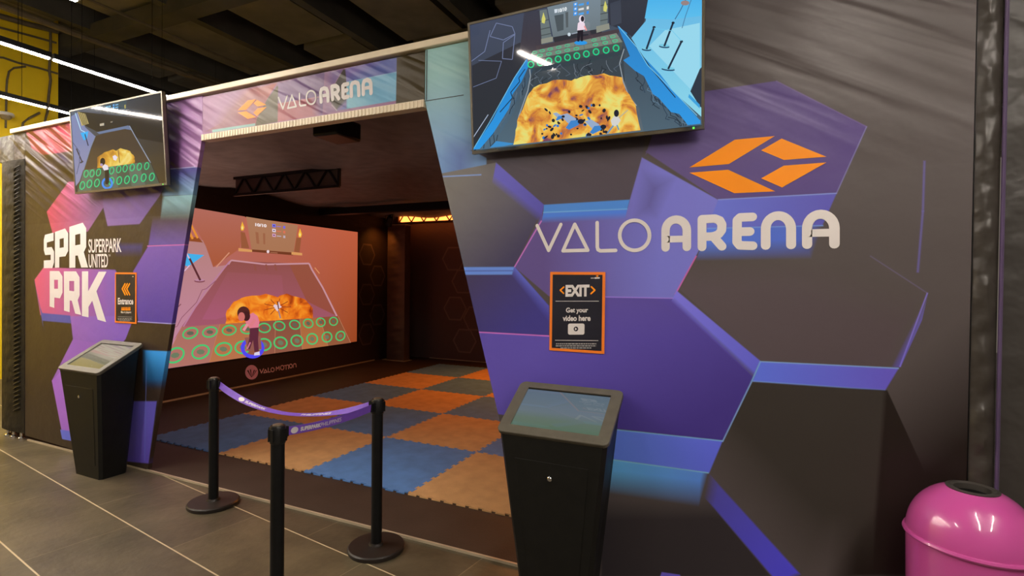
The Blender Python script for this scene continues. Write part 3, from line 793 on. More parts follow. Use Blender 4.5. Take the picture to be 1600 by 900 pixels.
class Pic:
    """a picture shown on a flat screen: fields of colour layered a tenth of a millimetre apart"""
    def __init__(s, o, n, ln, clip=None):
        s.o, s.n, s.ln = Vector(o), Vector(n).normalized(), ln
        s.v, s.f, s.c, s.m = [], [], [], []; s.k = 0; s.clip = clip
    def pos(s, p): return plane_hit(s.ln(*p), s.o, s.n)
    def world(s, pts, cols, m=0):
        off = s.n * (0.00012 * s.k); s.k += 1
        b0 = len(s.v); s.v += [Vector(p) + off for p in pts]
        if len(pts) > 4 or m or True:
            for t in tessellate_polygon([[Vector(p) for p in pts]]):
                s.f.append([b0 + i for i in t]); s.c.append([cols[i] for i in t]); s.m.append(m)
    def poly(s, c, *pts, c2=None, m=0):
        if s.clip: pts = s.clip(pts)
        if len(pts) < 3: return
        if c2 is None: cols = [c] * len(pts)
        else:                             # top-to-bottom ramp
            ys = [p[1] for p in pts]; a, b = min(ys), max(ys)
            cols = [tuple(c[i] + (c2[i] - c[i]) * (p[1] - a) / (b - a + 1e-6) for i in range(3)) for p in pts]
        s.world([s.pos(p) for p in pts], cols, m)
    def quadcol(s, pts, cols, n=10):      # bilinear colour field TL,TR,BR,BL (world points)
        TL, TR, BR, BL = map(Vector, pts); f = quad(TL, TR, BR, BL)
        off = s.n * (0.00012 * s.k); s.k += 1
        for i in range(n):
            for j in range(n):
                b0 = len(s.v); cc = []
                for u, v in ((i, j), (i + 1, j), (i + 1, j + 1), (i, j + 1)):
                    u /= n; v /= n; s.v.append(f(u, v) + off)
                    cc.append(tuple((cols[3][k] * (1 - u) + cols[2][k] * u) * (1 - v) + (cols[0][k] * (1 - u) + cols[1][k] * u) * v for k in range(3)))
                s.f.append([b0, b0 + 1, b0 + 2, b0 + 3]); s.c.append(cc); s.m.append(0)
    def line(s, c, a, b, wd):
        d = Vector((b[0] - a[0], b[1] - a[1])); u = Vector((-d.y, d.x)).normalized() * wd / 2
        s.poly(c, (a[0] + u.x, a[1] + u.y), (b[0] + u.x, b[1] + u.y), (b[0] - u.x, b[1] - u.y), (a[0] - u.x, a[1] - u.y))
    def path(s, c, pts, wd):
        for a, b in zip(pts, pts[1:]): s.line(c, a, b, wd)
    def blob(s, c, ctr, rx, ry, rot=0, n=16): s.poly(c, *ell(ctr, rx, ry, n, rot=rot))
    def ring(s, c, ctr, rx, ry, wd, rot=0, n=20, inner=None):
        a = ell(ctr, rx, ry, n, rot=rot); b = ell(ctr, rx - wd, ry - wd, n, rot=rot)
        for i in range(n):
            j = (i + 1) % n; k = s.k; s.poly(c, a[i], a[j], b[j], b[i]); s.k = k
        s.k += 1
        if inner: s.blob(inner, ctr, (rx - wd) * .55, (ry - wd) * .5, rot + 20, 7)
    def text(s, str_, c, TL, TR, BR, BL, bold=0.02):
        v, f = glyphs(str_, bold); fn = quad(*[s.pos(p) for p in (TL, TR, BR, BL)])
        off = s.n * (0.00012 * s.k); s.k += 1; b0 = len(s.v)
        s.v += [fn(a, b) + off for a, b in v]
        for q_ in f: s.f.append([b0 + i for i in q_]); s.c.append([c] * len(q_)); s.m.append(0)
    def build(s, name, mats, root):
        off = rootloc(root)
        me = bpy.data.meshes.new(name); me.from_pydata([tuple(p - off) for p in s.v], [], s.f)
        ca = me.color_attributes.new('Col', 'FLOAT_COLOR', 'CORNER'); i = 0
        for p, cc, mi in zip(me.polygons, s.c, s.m):
            p.material_index = mi
            for li, c in zip(p.loop_indices, cc): ca.data[li].color = (*lin(c), 1)
        o = link(name, me, mats, root)
        return o
GREEN = (74, 205, 118)

# ---- projection wall inside the arena
ps = empty('projection_screen', (XL, 3.6, 0), 'large projected game picture with green rings on the left inner wall', 'projection screen')
xs = XL + 0.012
Q7 = lens(230, 300, 2.8114)
pic = Pic((xs + 0.003, 0, 0), (1, 0, 0), Q7)
sy0, sy1, sz0, sz1 = 1.25, 5.63, 0.482, 2.745
MB().box((XL + .001, sy0 - 0.03, sz0 - 0.03), (xs, sy1 + 0.03, sz1 + 0.03)).build('screen_board', M['inner_vinyl'], ps)
cw = [(xs + .002, sy0, sz1), (xs + .002, sy1, sz1), (xs + .002, sy1, sz0), (xs + .002, sy0, sz0)]
pic.quadcol(cw, [(190, 112, 100), (200, 98, 66), (160, 72, 34), (178, 124, 152)])
pic.poly((186, 112, 98), (150, 60), (430, 108), (405, 250), (290, 330), (240, 205), c2=(176, 92, 60))
pic.poly((188, 134, 130), (60, 205), (244, 212), (258, 240), (290, 330), (350, 320), (62, 785), (30, 785), c2=(204, 140, 170))
pic.poly((150, 78, 40), (100, 190), (225, 200), (245, 222), (110, 208))
for a, b, wd in (((150, 60), (222, 203), 9), ((140, 85), (200, 206), 10), ((130, 110), (178, 206), 10), ((120, 140), (155, 206), 10)):
    pic.line((238, 150, 56), a, b, wd)
pic.poly((70, 182, 242), (128, 266), (250, 277), (180, 328), (160, 320))
pic.line((225, 190, 215), (140, 215), (185, 292), 6)
pic.path((226, 190, 220), [(186, 322), (165, 345), (130, 362)], 5)
pic.blob((140, 80, 90), (230, 391), 24, 7); pic.blob((196, 140, 165), (230, 387), 22, 5)
pic.line((96, 46, 52), (186, 292), (233, 388), 9)
pic.path((130, 70, 85), [(100, 520), (125, 515), (148, 492)], 4)
pic.poly((180, 128, 96), (434, 108), (662, 146), (643, 266), (458, 252), c2=(176, 122, 88))
pic.poly((165, 105, 75), (475, 175), (488, 178), (492, 228), (480, 226)); pic.poly((165, 105, 75), (508, 180), (518, 182), (518, 230), (510, 229))
pic.text('10/10', (250, 235, 235), (474, 136), (524, 142), (524, 156), (474, 150), .05)
for k, (c1, c2) in enumerate((((120, 120, 245), (160, 120, 200)), ((240, 225, 240), (230, 120, 90)), ((225, 170, 200), (200, 180, 190)))):
    y = 140 + k * 21
    pic.poly(c1, (549, y), (564, y + 2), (564, y + 16), (549, y + 14)); pic.poly((90, 60, 90), (553, y + 5), (560, y + 6), (560, y + 11), (553, y + 10))
    pic.poly(c2, (568, y + 9), (588, y + 11), (588, y + 15), (568, y + 13)); pic.poly(c2 if k else (120, 110, 235), (597, y + 9), (606, y + 10), (606, y + 21), (597, y + 20))
pic.poly((120, 62, 38), (455, 252), (640, 266), (640, 278), (455, 262))
pic.blob((246, 220, 226), (530, 262), 6, 7); pic.line((185, 120, 90), (540, 265), (572, 268), 3)
for (fx, fy), pil, bs in (((417, 155), [(410, 175), (428, 178), (448, 248), (412, 246)], [(400, 246), (460, 254), (460, 264), (400, 260)]),
                          ((670, 185), [(655, 200), (676, 203), (668, 266), (645, 262)], [(633, 263), (680, 268), (680, 279), (633, 275)])):
    pic.poly((158, 92, 60), *pil); pic.poly((226, 160, 96), *bs)
    pic.poly((255, 190, 60), (fx, fy - 26), (fx + 9, fy), (fx + 5, fy + 14), (fx - 5, fy + 14), (fx - 7, fy)); pic.poly((255, 240, 150), (fx, fy - 8), (fx + 4, fy + 4), (fx, fy + 11), (fx - 4, fy + 4))
pic.line((220, 150, 120), (360, 266), (302, 330), 5); pic.line((226, 150, 100), (735, 332), (756, 358), 4)
# pit
pic.poly((150, 84, 78), (365, 302), (712, 316), (838, 548), (150, 592), (110, 660), c2=(172, 92, 118))
pic.poly((158, 88, 92), (352, 352), (590, 366), (600, 470), (300, 560), (240, 560), c2=(174, 93, 120))
pic.poly((156, 86, 66), (620, 312), (712, 316), (838, 548), (700, 480), c2=(156, 80, 66))
pic.path((206, 150, 160), [(355, 318), (368, 300), (520, 318), (710, 314), (722, 340), (770, 420), (832, 545)], 7)
pic.path((192, 130, 160), [(362, 304), (250, 440), (160, 588), (70, 745)], 6)
pic.path((150, 90, 110), [(300, 390), (258, 425), (240, 430), (215, 485), (150, 552), (130, 590), (100, 600)], 3)
for x in (470, 520, 560): pic.line((150, 84, 72), (x, 318), (x + 6, 345), 8)
# lava
def wob(pts, amp, seed, sub=3):
    r = random.Random(seed); out = []
    for i, a in enumerate(pts):
        b = pts[(i + 1) % len(pts)]
        for k in range(sub):
            t = k / sub; out.append((a[0] + (b[0] - a[0]) * t + (r.uniform(-amp, amp) if k else 0), a[1] + (b[1] - a[1]) * t + (r.uniform(-amp, amp) if k else 0)))
    return out
pic.poly((240, 120, 30), *wob([(342, 578), (348, 520), (378, 482), (430, 460), (520, 447), (572, 462), (612, 446), (690, 470), (726, 510), (726, 555), (540, 580)], 3, 2), m=1)
for a in range(9):
    an = a * 0.7; pic.line((150, 62, 30), (570, 505), (570 + 60 * math.cos(an), 505 + 38 * math.sin(an)), 3)
pic.poly((236, 210, 220), (552, 500), (560, 492), (568, 498), (578, 480), (582, 498), (590, 505), (578, 512), (570, 525), (562, 515)); pic.line((110, 60, 50), (570, 480), (576, 515), 5); pic.line((150, 130, 150), (575, 520), (584, 555), 5)
# ring tiles
tl, tr_, br_, bl_ = (150, 592), (836, 545), (892, 662), (58, 778)
pic.poly((172, 106, 92), tl, tr_, br_, bl_, c2=(168, 112, 96))
def lerp(a, b, t): return (a[0] + (b[0] - a[0]) * t, a[1] + (b[1] - a[1]) * t)
tt = [0, .245, .44, .60, .755, .885, 1.0]; bt = [0, .255, .445, .60, .745, .88, 1.0]
for k in range(6):
    c = ((176, 112, 100), (182, 112, 72), (146, 84, 66), (140, 82, 62), (176, 106, 62), (146, 84, 54))[k]
    pic.poly(c, lerp(tl, tr_, tt[k]), lerp(tl, tr_, tt[k + 1]), lerp(bl_, br_, bt[k + 1]), lerp(bl_, br_, bt[k]), c2=tuple(min(255, v + 8) for v in c))
for k in range(7): pic.line((196, 132, 98), lerp(tl, tr_, tt[k]), lerp(bl_, br_, bt[k]), 2)
for k, (x, y) in enumerate(((187, 620), (273, 615), (358, 607), (437, 602), (512, 597), (578, 588), (646, 583), (705, 577), (760, 572), (816, 568))):
    t = k / 9; pic.ring(GREEN, (x, y), 37 - 17 * t, 25 - 5 * t, 7 - 2 * t, rot=-22 + 60 * t, inner=(96, 108, 88))
for k, (x, y) in enumerate(((120, 717), (232, 702), (332, 690), (417, 682), (510, 670), (583, 662), (655, 653), (722, 645), (787, 637), (846, 632))):
    t = k / 9; pic.ring(GREEN, (x, y), 45 - 24 * t, 33 - 9 * t, 8.5 - 3 * t, rot=-30 + 70 * t, inner=(112, 128, 100))
# player figure
pic.ring((84, 74, 246), (460, 685), 52, 46, 16, n=28)
pic.poly((150, 92, 84), (425, 640), (495, 632), (500, 690), (440, 700))
pic.poly((96, 42, 60), (448, 595), (488, 588), (484, 650), (487, 700), (468, 702), (462, 650), (448, 690), (434, 690), (446, 640)); pic.line((206, 120, 150), (436, 690), (450, 660), 6)
pic.poly((226, 214, 240), (468, 706), (490, 700), (492, 716), (466, 718))
pic.poly((232, 130, 150), (428, 572), (440, 540), (462, 530), (482, 545), (490, 570), (486, 595), (448, 598)); pic.line((236, 150, 160), (438, 580), (420, 608), 12); pic.line((230, 130, 140), (470, 560), (450, 590), 14)
pic.blob((84, 38, 36), (420, 532), 28, 30); pic.blob((70, 30, 32), (432, 545), 17, 22); pic.blob((214, 116, 110), (411, 548), 15, 20)
lava1 = lava_material('lava_orange', [(0.32, (150, 50, 14)), (0.45, (222, 104, 22)), (0.58, (240, 138, 34)), (0.7, (246, 170, 60))], 3.2, (0.05, 0.05, 0.05), 0.9, 0.1)
pic.build('picture', [screen_material('projected_picture', (0.03, 0.03, 0.03), 0.9, 0.05, 0.9), lava1], ps)
VM = lens(360, 550, 13.333)
onl = lambda p: pl(p, 0, XL + 0.004)
M['mauve_print'] = mat('mauve_print', (0.80, 0.42, 0.62), 0.5, var=0.04)
mb = MB(); mb.flat([[onl(VM(*p)) for p in ell((443, 422), 134, 152, 40, rot=0)]]); mb.build('emblem', M['mauve_print'], ps, recalc=False)
mb = MB()
for q_ in (((345, 385), (375, 375), (425, 495), (415, 500)), ((405, 365), (430, 360), (440, 490), (428, 495)), ((485, 375), (515, 372), (465, 490), (450, 495)), ((530, 380), (550, 378), (478, 498), (468, 500)), ((415, 500), (470, 495), (440, 530))):
    mb.flat([[onl(VM(*p)) + Vector((.001, 0, 0)) for p in q_]])
mb.build('emblem_flutes', mat('plum_print', (0.06, 0.006, 0.02), 0.5), ps, recalc=False)
mb = MB()
vs_ = lambda *ps_: [onl(VM(*p)) for p in ps_]
for pts, cl in ((((615, 365), (648, 438), (690, 350)), 0), (((728, 365), (765, 420), (695, 435)), 1), (((788, 335), (788, 420), (830, 415)), 0), (ell((878, 370), 34, 42, 24), 1),
                (((955, 385), (955, 310), (985, 350), (1015, 300), (1020, 375)), 0), (ell((1080, 325), 36, 45, 24), 1), (((1125, 285), (1200, 270)), 0), (((1160, 280), (1162, 360)), 0),
                (((1212, 270), (1212, 348)), 0), (ell((1258, 292), 30, 40, 24), 1), (((1310, 320), (1310, 275), (1320, 252), (1345, 242), (1365, 255), (1370, 310)), 0)):
    stroke(mb, vs_(*pts), 0.016, (1, 0, 0), bool(cl))
mb.build('lettering', mat('dull_mauve_print', (0.80, 0.52, 0.60), 0.5), ps, recalc=False)

# ---- televisions
def tv_axes(BL, tilt, yaw, w_, h_):
    ux = Vector((math.cos(yaw), math.sin(yaw), 0)); n = Vector((math.sin(yaw), -math.cos(yaw), 0))
    uv = n * math.sin(tilt) + Vector((0, 0, math.cos(tilt))); nn = ux.cross(uv)
    return Vector(BL), ux, uv, nn
def television(BL, tilt, yaw, label, w_=1.36, h_=0.782):
    o, ux, uv, n = tv_axes(BL, tilt, yaw, w_, h_)
    root = empty('television', o, label, 'television', 'wall televisions on the arena front')
    pt = lambda u, v, d=0.0: o + ux * u + uv * v + n * d
    b = 0.013
    fr = MB()
    for (u0, v0, u1, v1) in ((0, 0, w_, b * 1.5), (0, h_ - b, w_, h_), (0, b * 1.5, b, h_ - b), (w_ - b, b * 1.5, w_, h_ - b)):
        fr.hexa([pt(u0, v0, -.03), pt(u1, v0, -.03), pt(u1, v0, 0), pt(u0, v0, 0), pt(u0, v1, -.03), pt(u1, v1, -.03), pt(u1, v1, 0), pt(u0, v1, 0)])
    fr.build('bezel', M['bezel'], root)
    bk = MB()
    bk.loft([[pt(.004, .004, -.028), pt(w_ - .004, .004, -.028), pt(w_ - .004, h_ - .004, -.028), pt(.004, h_ - .004, -.028)],
             [pt(.004, .004, -.04), pt(w_ - .004, .004, -.04), pt(w_ - .004, h_ - .004, -.04), pt(.004, h_ - .004, -.04)],
             [pt(.2, .03, -.062), pt(w_ - .2, .03, -.062), pt(w_ - .2, h_ - .25, -.062), pt(.2, h_ - .25, -.062)]])
    bk.build('back_housing', M['black_plastic'], root)
    for u in (.5, .86):
        mt = MB()
        p0 = pt(u, .2, -.055); p1 = pt(u, .60, -.045)
        mt.bar((p0.x, -0.012, p0.z - .03), (p0.x, -0.012, p1.z), .04, .02)
        mt.bar(p1, (p1.x, -0.012, p1.z), .03, .03)
        mt.build('wall_bracket', M['black_metal'], root)
    MB().hexa([pt(u, v, d) for v in (b * .3, b * 1.1) for (u, d) in ((w_ - .055, .0), (w_ - .045, .0), (w_ - .045, .002), (w_ - .055, .002))]).build('status_light', emat('green_led', (0.15, 0.9, 0.1), 1.2), root)
    return root, pt, n, b
tv1, pt1, n1, bz = television((-1.594, -0.071, 2.541), 0.092, -0.023, 'black wall television above the exit poster showing a glowing lava pit')
T3 = lens(720, 0, 3.6)
scr = lambda pt, w_=1.36, h_=0.782: [pt(bz, h_ - bz, -.006), pt(w_ - bz, h_ - bz, -.006), pt(w_ - bz, bz * 1.5, -.006), pt(bz, bz * 1.5, -.006)]
from math import inf
def clipper(corners, o, n, ln):
    """keep picture fields inside the visible glass (Sutherland-Hodgman on the screen plane)"""
    C = [Vector(c) for c in corners]; ux = (C[1] - C[0]).normalized(); uy = (C[3] - C[0]).normalized()
    wu, wv = (C[1] - C[0]).length, (C[3] - C[0]).length
    def f(pts):
        q_ = [(p[0], p[1], (plane_hit(ln(*p), o, n) - C[0])) for p in pts]
        q_ = [(a, b, d.dot(ux), d.dot(uy)) for a, b, d in q_]
        for idx, lim, sg in ((2, 0, 1), (2, wu, -1), (3, 0, 1), (3, wv, -1)):
            out = []
            for i in range(len(q_)):
                a, b = q_[i], q_[(i + 1) % len(q_)]
                da, db = sg * (a[idx] - lim), sg * (b[idx] - lim)
                if da >= 0: out.append(a)
                if (da >= 0) != (db >= 0):
                    t = da / (da - db); out.append(tuple(a[k] + (b[k] - a[k]) * t for k in range(4)))
            q_ = out
            if len(q_) < 3: return []
        return [(a[0], a[1]) for a in q_]
    return f
cs = scr(pt1); oo = pt1(0, 0, -.006)
pic = Pic(oo, n1, T3, clipper(cs, oo, n1, T3))
pic.quadcol(cs, [(66, 74, 96), (70, 76, 88), (66, 92, 112), (46, 52, 60)])
pic.poly((44, 46, 56), (0, 400), (330, 240), (480, 260), (390, 340), (75, 900), c2=(40, 46, 52))
pic.poly((58, 60, 74), (360, 40), (450, 60), (455, 250), (520, 260), (400, 330), (330, 300), c2=(62, 54, 62))
pic.poly((70, 60, 66), (420, 260), (900, 160), (880, 200), (430, 290))
LNC = (112, 124, 160)
pic.path(LNC, [(200, 130), (165, 205), (240, 225), (305, 190), (290, 150), (200, 130)], 4); pic.path(LNC, [(165, 170), (135, 290), (60, 345)], 4)
pic.path(LNC, [(305, 190), (290, 335), (235, 330), (240, 240), (305, 195)], 4); pic.path(LNC, [(100, 340), (230, 345), (200, 440), (70, 490)], 3); pic.line((170, 185, 210), (70, 775), (155, 645), 4)
pic.poly((52, 56, 68), (820, -60), (1075, -60), (1040, 90), (1000, 230), (890, 160), (835, 140), c2=(44, 48, 60))
pic.poly((60, 66, 80), (840, 20), (900, 0), (905, 130), (845, 150))
pic.poly((84, 172, 226), (1070, -120), (1400, -200), (1400, 720), (1345, 672), (1200, 520), (1130, 430), (1030, 325), (960, 215), (1040, 120), c2=(142, 214, 232))
pic.poly((40, 158, 232), (1075, -120), (1400, -200), (1400, 85), (1190, 110), (1035, 105), c2=(92, 190, 236))
pic.poly((150, 214, 236), (1150, 170), (1345, 130), (1345, 420), (1290, 500), (1060, 260))
pic.path((60, 110, 150), [(1270, -10), (1235, 60), (1205, 110)], 5); pic.path((70, 120, 160), [(1300, -10), (1265, 90), (1245, 160)], 4); pic.blob((150, 130, 130), (1262, 18), 24, 14)
for a, b, r in (((1088, 155), (1045, 278), 27), ((1195, 130), (1145, 262), 30), ((1242, 235), (1167, 390), 38)):
    pic.blob((24, 60, 96), (b[0], b[1] + 2), r, 8, 5); pic.blob((120, 200, 226), (b[0], b[1] - 5), r, 8, 5); pic.line((26, 44, 66), a, b, 11); pic.blob((22, 34, 50), a, 9, 7)
pic.path((110, 200, 235), [(1088, 160), (1190, 175), (1242, 232)], 3)
pic.poly((42, 52, 66), (1400, 330), (1345, 390), (1292, 515), (1345, 600), (1400, 640))
pic.poly((60, 160, 220), (1285, 530), (1345, 590), (1345, 612), (1280, 548))
# back of the pictured arena
pic.poly((122, 138, 150), (488, 42), (800, -30), (792, 165), (522, 215), c2=(104, 116, 122))
pic.poly((74, 84, 90), (528, 90), (580, 80), (580, 170), (545, 180)); pic.poly((84, 92, 96), (590, 72), (606, 68), (606, 155), (594, 158))
pic.text('10/10', (230, 236, 240), (548, 52), (598, 40), (598, 62), (550, 74), .05)
pic.poly((210, 220, 230), (528, 55), (545, 52), (545, 72), (530, 76))
for k in range(3):
    y = 20 + k * 26
    pic.poly((60, 150, 236), (636, y), (658, y - 5), (658, y + 16), (636, y + 20)); pic.poly((210, 225, 240), (642, y + 3), (652, y), (652, y + 9), (642, y + 12)); pic.poly((80, 160, 230) if k != 1 else (220, 220, 220), (664, y + 6), (694, y - 1), (694, y + 11), (664, y + 16)); pic.poly((50, 140, 236) if k != 1 else (230, 230, 230), (710, y - 6), (722, y - 9), (722, y + 7), (710, y + 10))
pic.poly((44, 46, 54), (522, 212), (792, 162), (795, 185), (530, 240)); pic.blob((200, 215, 225), (612, 196), 9, 10); pic.line((150, 160, 175), (626, 193), (668, 184), 6)
for pil, bs, fl in (([(446, 62), (486, 54), (516, 225), (458, 238)], [(455, 222), (520, 208), (522, 236), (456, 250)], (468, 110)), ([(790, -30), (832, -40), (828, 150), (786, 158)], [(764, 152), (836, 134), (840, 166), (766, 188)], (815, 45))):
    pic.poly((104, 116, 118), *pil); pic.poly((140, 142, 130), *bs)
    for t in (.35, .6, .8): pic.line((70, 78, 80), lerp(pil[0], pil[3], t), lerp(pil[1], pil[2], t), 5)
    pic.poly((208, 206, 110), (fl[0], fl[1] - 38), (fl[0] + 12, fl[1]), (fl[0] + 6, fl[1] + 26), (fl[0] - 10, fl[1] + 20), (fl[0] - 10, fl[1]))
# pit walls
pic.poly((60, 72, 84), (400, 345), (920, 215), (1100, 430), (1400, 700), (1400, 900), (60, 900), (200, 640), c2=(80, 104, 120))
pic.poly((56, 66, 74), (405, 380), (915, 262), (925, 460), (820, 430), (540, 468), (430, 510), (380, 560))
def vein(pts, c, wd=3): pic.path(c, pts, wd)
rnd = random.Random(11)
for k in range(26):
    x, y = rnd.uniform(425, 905), rnd.uniform(350, 440); y -= (x - 430) * .2 - 40; pts = [(x, y)]
    for _ in range(4): x += rnd.uniform(-26, 26); y += rnd.uniform(8, 24); pts.append((x, y))
    vein(pts, rnd.choice(((86, 98, 112), (34, 40, 48), (110, 120, 132))), 3)
for k in range(34):
    t = rnd.random(); x = 930 + 330 * t + rnd.uniform(-10, 60); y = 330 + 370 * t + rnd.uniform(-30, 60); pts = [(x, y)]
    for _ in range(4): x += rnd.uniform(-14, 34); y += rnd.uniform(4, 34); pts.append((x, y))
    vein(pts, rnd.choice(((44, 62, 80), (92, 120, 142), (36, 48, 60))), 4)
for k in range(22):
    t = rnd.random(); x = 390 - 230 * t + rnd.uniform(-10, 30); y = 420 + 380 * t + rnd.uniform(-30, 30); pts = [(x, y)]
    for _ in range(3): x += rnd.uniform(-26, 6); y += rnd.uniform(10, 40); pts.append((x, y))
    vein(pts, rnd.choice(((36, 50, 64), (84, 104, 120))), 4)
pic.poly((40, 128, 196), (892, 160), (945, 200), (1030, 325), (1130, 430), (1200, 520), (1345, 680), (1400, 720), (1400, 760), (1290, 720), (1235, 650), (1190, 640), (1120, 560), (1090, 540), (1040, 440), (990, 410), (925, 352), (962, 330), (930, 250), c2=(44, 150, 226))
pic.path((24, 40, 56), [(945, 205), (1025, 318), (1080, 400), (1140, 470), (1215, 560)], 5); pic.path((120, 200, 235), [(900, 165), (1000, 280), (1060, 380), (1180, 500), (1335, 660)], 4)
pic.path((150, 160, 168), [(930, 290), (905, 370), (925, 470), (960, 560), (1000, 605)], 5)
pic.path((150, 160, 168), [(398, 350), (410, 440), (395, 520), (345, 660), (325, 780)], 5)
pic.poly((36, 132, 206), (390, 345), (402, 380), (360, 470), (310, 540), (290, 620), (200, 760), (120, 852), (88, 850), (200, 680), (280, 520), (330, 430), c2=(40, 150, 226))
pic.path((24, 52, 76), [(380, 400), (345, 450), (350, 470), (300, 530), (310, 560), (240, 640)], 5); pic.path((110, 190, 230), [(385, 352), (320, 450), (270, 540), (180, 700), (95, 840)], 4)
pic.poly((60, 140, 200), (170, 850), (220, 800), (330, 815), (180, 845))
# ring platform
pic.poly((126, 134, 124), (425, 300), (888, 203), (922, 252), (396, 352), c2=(110, 122, 112)); pic.poly((74, 84, 82), (396, 352), (922, 252), (918, 296), (402, 402), c2=(56, 66, 68))
for k in range(1, 10): pic.line((92, 102, 96), lerp((425, 300), (888, 203), k / 10), lerp((396, 352), (922, 252), k / 10), 3)
pic.line((92, 102, 96), (410, 326), (905, 228), 3)
for x, y in ((413, 376), (465, 366), (514, 357), (565, 347), (617, 338), (669, 329), (722, 319), (776, 307), (832, 298), (887, 287)): pic.ring((28, 208, 138), (x, y), 19, 20, 7, inner=(40, 110, 88))
for x, y in ((465, 327), (515, 318), (567, 309), (617, 298), (667, 290), (773, 268), (827, 257), (882, 247)): pic.ring((60, 196, 140), (x, y), 16, 9, 4.5, -10)
for x, y in ((435, 311), (478, 301), (522, 292), (570, 282), (617, 272), (765, 243), (818, 235), (870, 224)): pic.ring((70, 190, 140), (x, y), 15, 8, 4, -10)
pic.blob((40, 150, 228), (692, 258), 36, 12); pic.poly((26, 22, 34), (674, 180), (706, 178), (704, 250), (692, 250), (690, 205), (684, 252), (672, 250))
pic.poly((236, 214, 228), (676, 150), (694, 135), (714, 150), (716, 185), (672, 190)); pic.line((232, 150, 150), (712, 165), (724, 190), 8); pic.blob((240, 226, 240), (698, 128), 16, 22); pic.blob((40, 36, 46), (702, 126), 10, 16)
# lava field
pic.poly((240, 190, 80), *wob([(316, 830), (330, 740), (350, 660), (395, 555), (430, 506), (540, 464), (640, 468), (690, 448), (820, 427), (922, 450), (940, 520), (996, 602), (1024, 745), (640, 800)], 5, 5), m=1)
rnd = random.Random(3)
for k in range(60):
    x, y = rnd.uniform(475, 850), rnd.uniform(610, 790)
    y += (660 - x) * .1
    pic.poly((30, 30, 44) if k % 5 else (46, 120, 196), *wob(ell((x, y), rnd.uniform(4, 15), rnd.uniform(4, 11), 7, rot=rnd.uniform(0, 180)), 2, k, 1))
for x, y, s_ in ((640, 690, 1.0), (770, 720, .9), (570, 665, .5)):
    pic.poly((150, 170, 200), (x - 60 * s_, y - 30 * s_), (x - 20 * s_, y - 40 * s_), (x + 30 * s_, y - 10 * s_), (x + 20 * s_, y + 10 * s_), (x - 10 * s_, y + 20 * s_), (x - 30 * s_, y)); pic.poly((60, 130, 200), (x, y), (x + 60 * s_, y - 5 * s_), (x + 40 * s_, y + 25 * s_), (x - 10 * s_, y + 50 * s_), (x - 30 * s_, y + 40 * s_))
    pic.blob((24, 28, 44), (x + 55 * s_, y + 5 * s_), 18 * s_, 14 * s_)
pic.poly((210, 210, 206), (860, 690), (880, 665), (905, 668), (915, 690), (895, 720), (870, 722)); pic.blob((26, 30, 44), (892, 650), 14, 20); pic.path((190, 180, 140), [(905, 675), (935, 650), (955, 632)], 7); pic.path((110, 150, 180), [(875, 718), (850, 750), (838, 770)], 9); pic.path((110, 150, 180), [(895, 715), (905, 742)], 8)
lava2 = lava_material('lava_yellow', [(0.30, (120, 66, 88)), (0.39, (204, 124, 52)), (0.50, (236, 178, 70)), (0.60, (232, 214, 110)), (0.70, (214, 226, 130))], 9.0, (0.004, 0.004, 0.004), 0.04, 0.5)
TVS = screen_material('television_picture', (0.004, 0.004, 0.004), 0.04, 0.5)
pic.build('screen', [TVS, lava2], tv1)

tv2, pt2, n2, bz = television((-5.895, -0.106, 2.541), 0.061, 0.009, 'black wall television on the far left banner above the block letters')
T4 = lens(0, 130, 4.5); cs = scr(pt2); oo = pt2(0, 0, -.006)
pic = Pic(oo, n2, T4, clipper(cs, oo, n2, T4))
pic.quadcol(cs, [(84, 98, 118), (54, 56, 62), (78, 64, 46), (70, 62, 58)])
pic.poly((62, 84, 96), (700, 150), (890, 110), (890, 230), (720, 270), c2=(54, 62, 72))
pic.poly((40, 42, 46), (560, 200), (1140, 262), (1150, 420), (930, 380), (910, 298), (690, 345), (600, 300), c2=(46, 42, 42))
pic.poly((120, 134, 180), (490, 240), (548, 205), (600, 310), (668, 372), (640, 440), (560, 690), (520, 740), c2=(140, 140, 176))
pic.poly((190, 170, 110), (545, 200), (600, 215), (625, 285), (575, 300)); 
for k in range(4): pic.line((84, 84, 70), (552 + k * 14, 205 + k * 2), (588 + k * 9, 294 - k * 2), 5)
pic.poly((50, 176, 244), (566, 350), (622, 338), (612, 392), (590, 402)); pic.path((190, 230, 250), [(530, 210), (570, 330), (600, 345)], 5)
pic.line((50, 50, 64), (598, 358), (622, 440), 7); pic.line((46, 46, 60), (538, 460), (578, 552), 8); pic.blob((60, 60, 76), (575, 555), 14, 6, -30); pic.path((80, 84, 110), [(500, 400), (560, 480), (560, 560), (540, 640)], 4)
pic.poly((70, 60, 54), (672, 372), (912, 300), (1056, 552), (592, 612), c2=(84, 70, 58))
pic.poly((104, 122, 156), (682, 345), (905, 297), (925, 330), (880, 322), (790, 340), (700, 358)); pic.path((128, 138, 160), [(672, 372), (640, 450), (590, 610)], 6); pic.path((150, 160, 178), [(912, 300), (950, 370), (1060, 560)], 6)
pic.text('10/10', (130, 200, 236), (745, 164), (780, 156), (780, 170), (746, 178), .05)
for k in range(3):
    pic.poly((80, 160, 226), (796, 150 + k * 18), (808, 148 + k * 18), (808, 160 + k * 18), (796, 163 + k * 18)); pic.poly((110, 176, 220), (814, 150 + k * 18), (834, 146 + k * 18), (834, 154 + k * 18), (814, 158 + k * 18))
pic.poly((200, 186, 96), (878, 155), (886, 150), (886, 178), (880, 180)); pic.poly((190, 180, 160), (705, 286), (735, 280), (735, 298), (706, 302)); pic.line((150, 140, 120), (780, 275), (795, 272), 8)
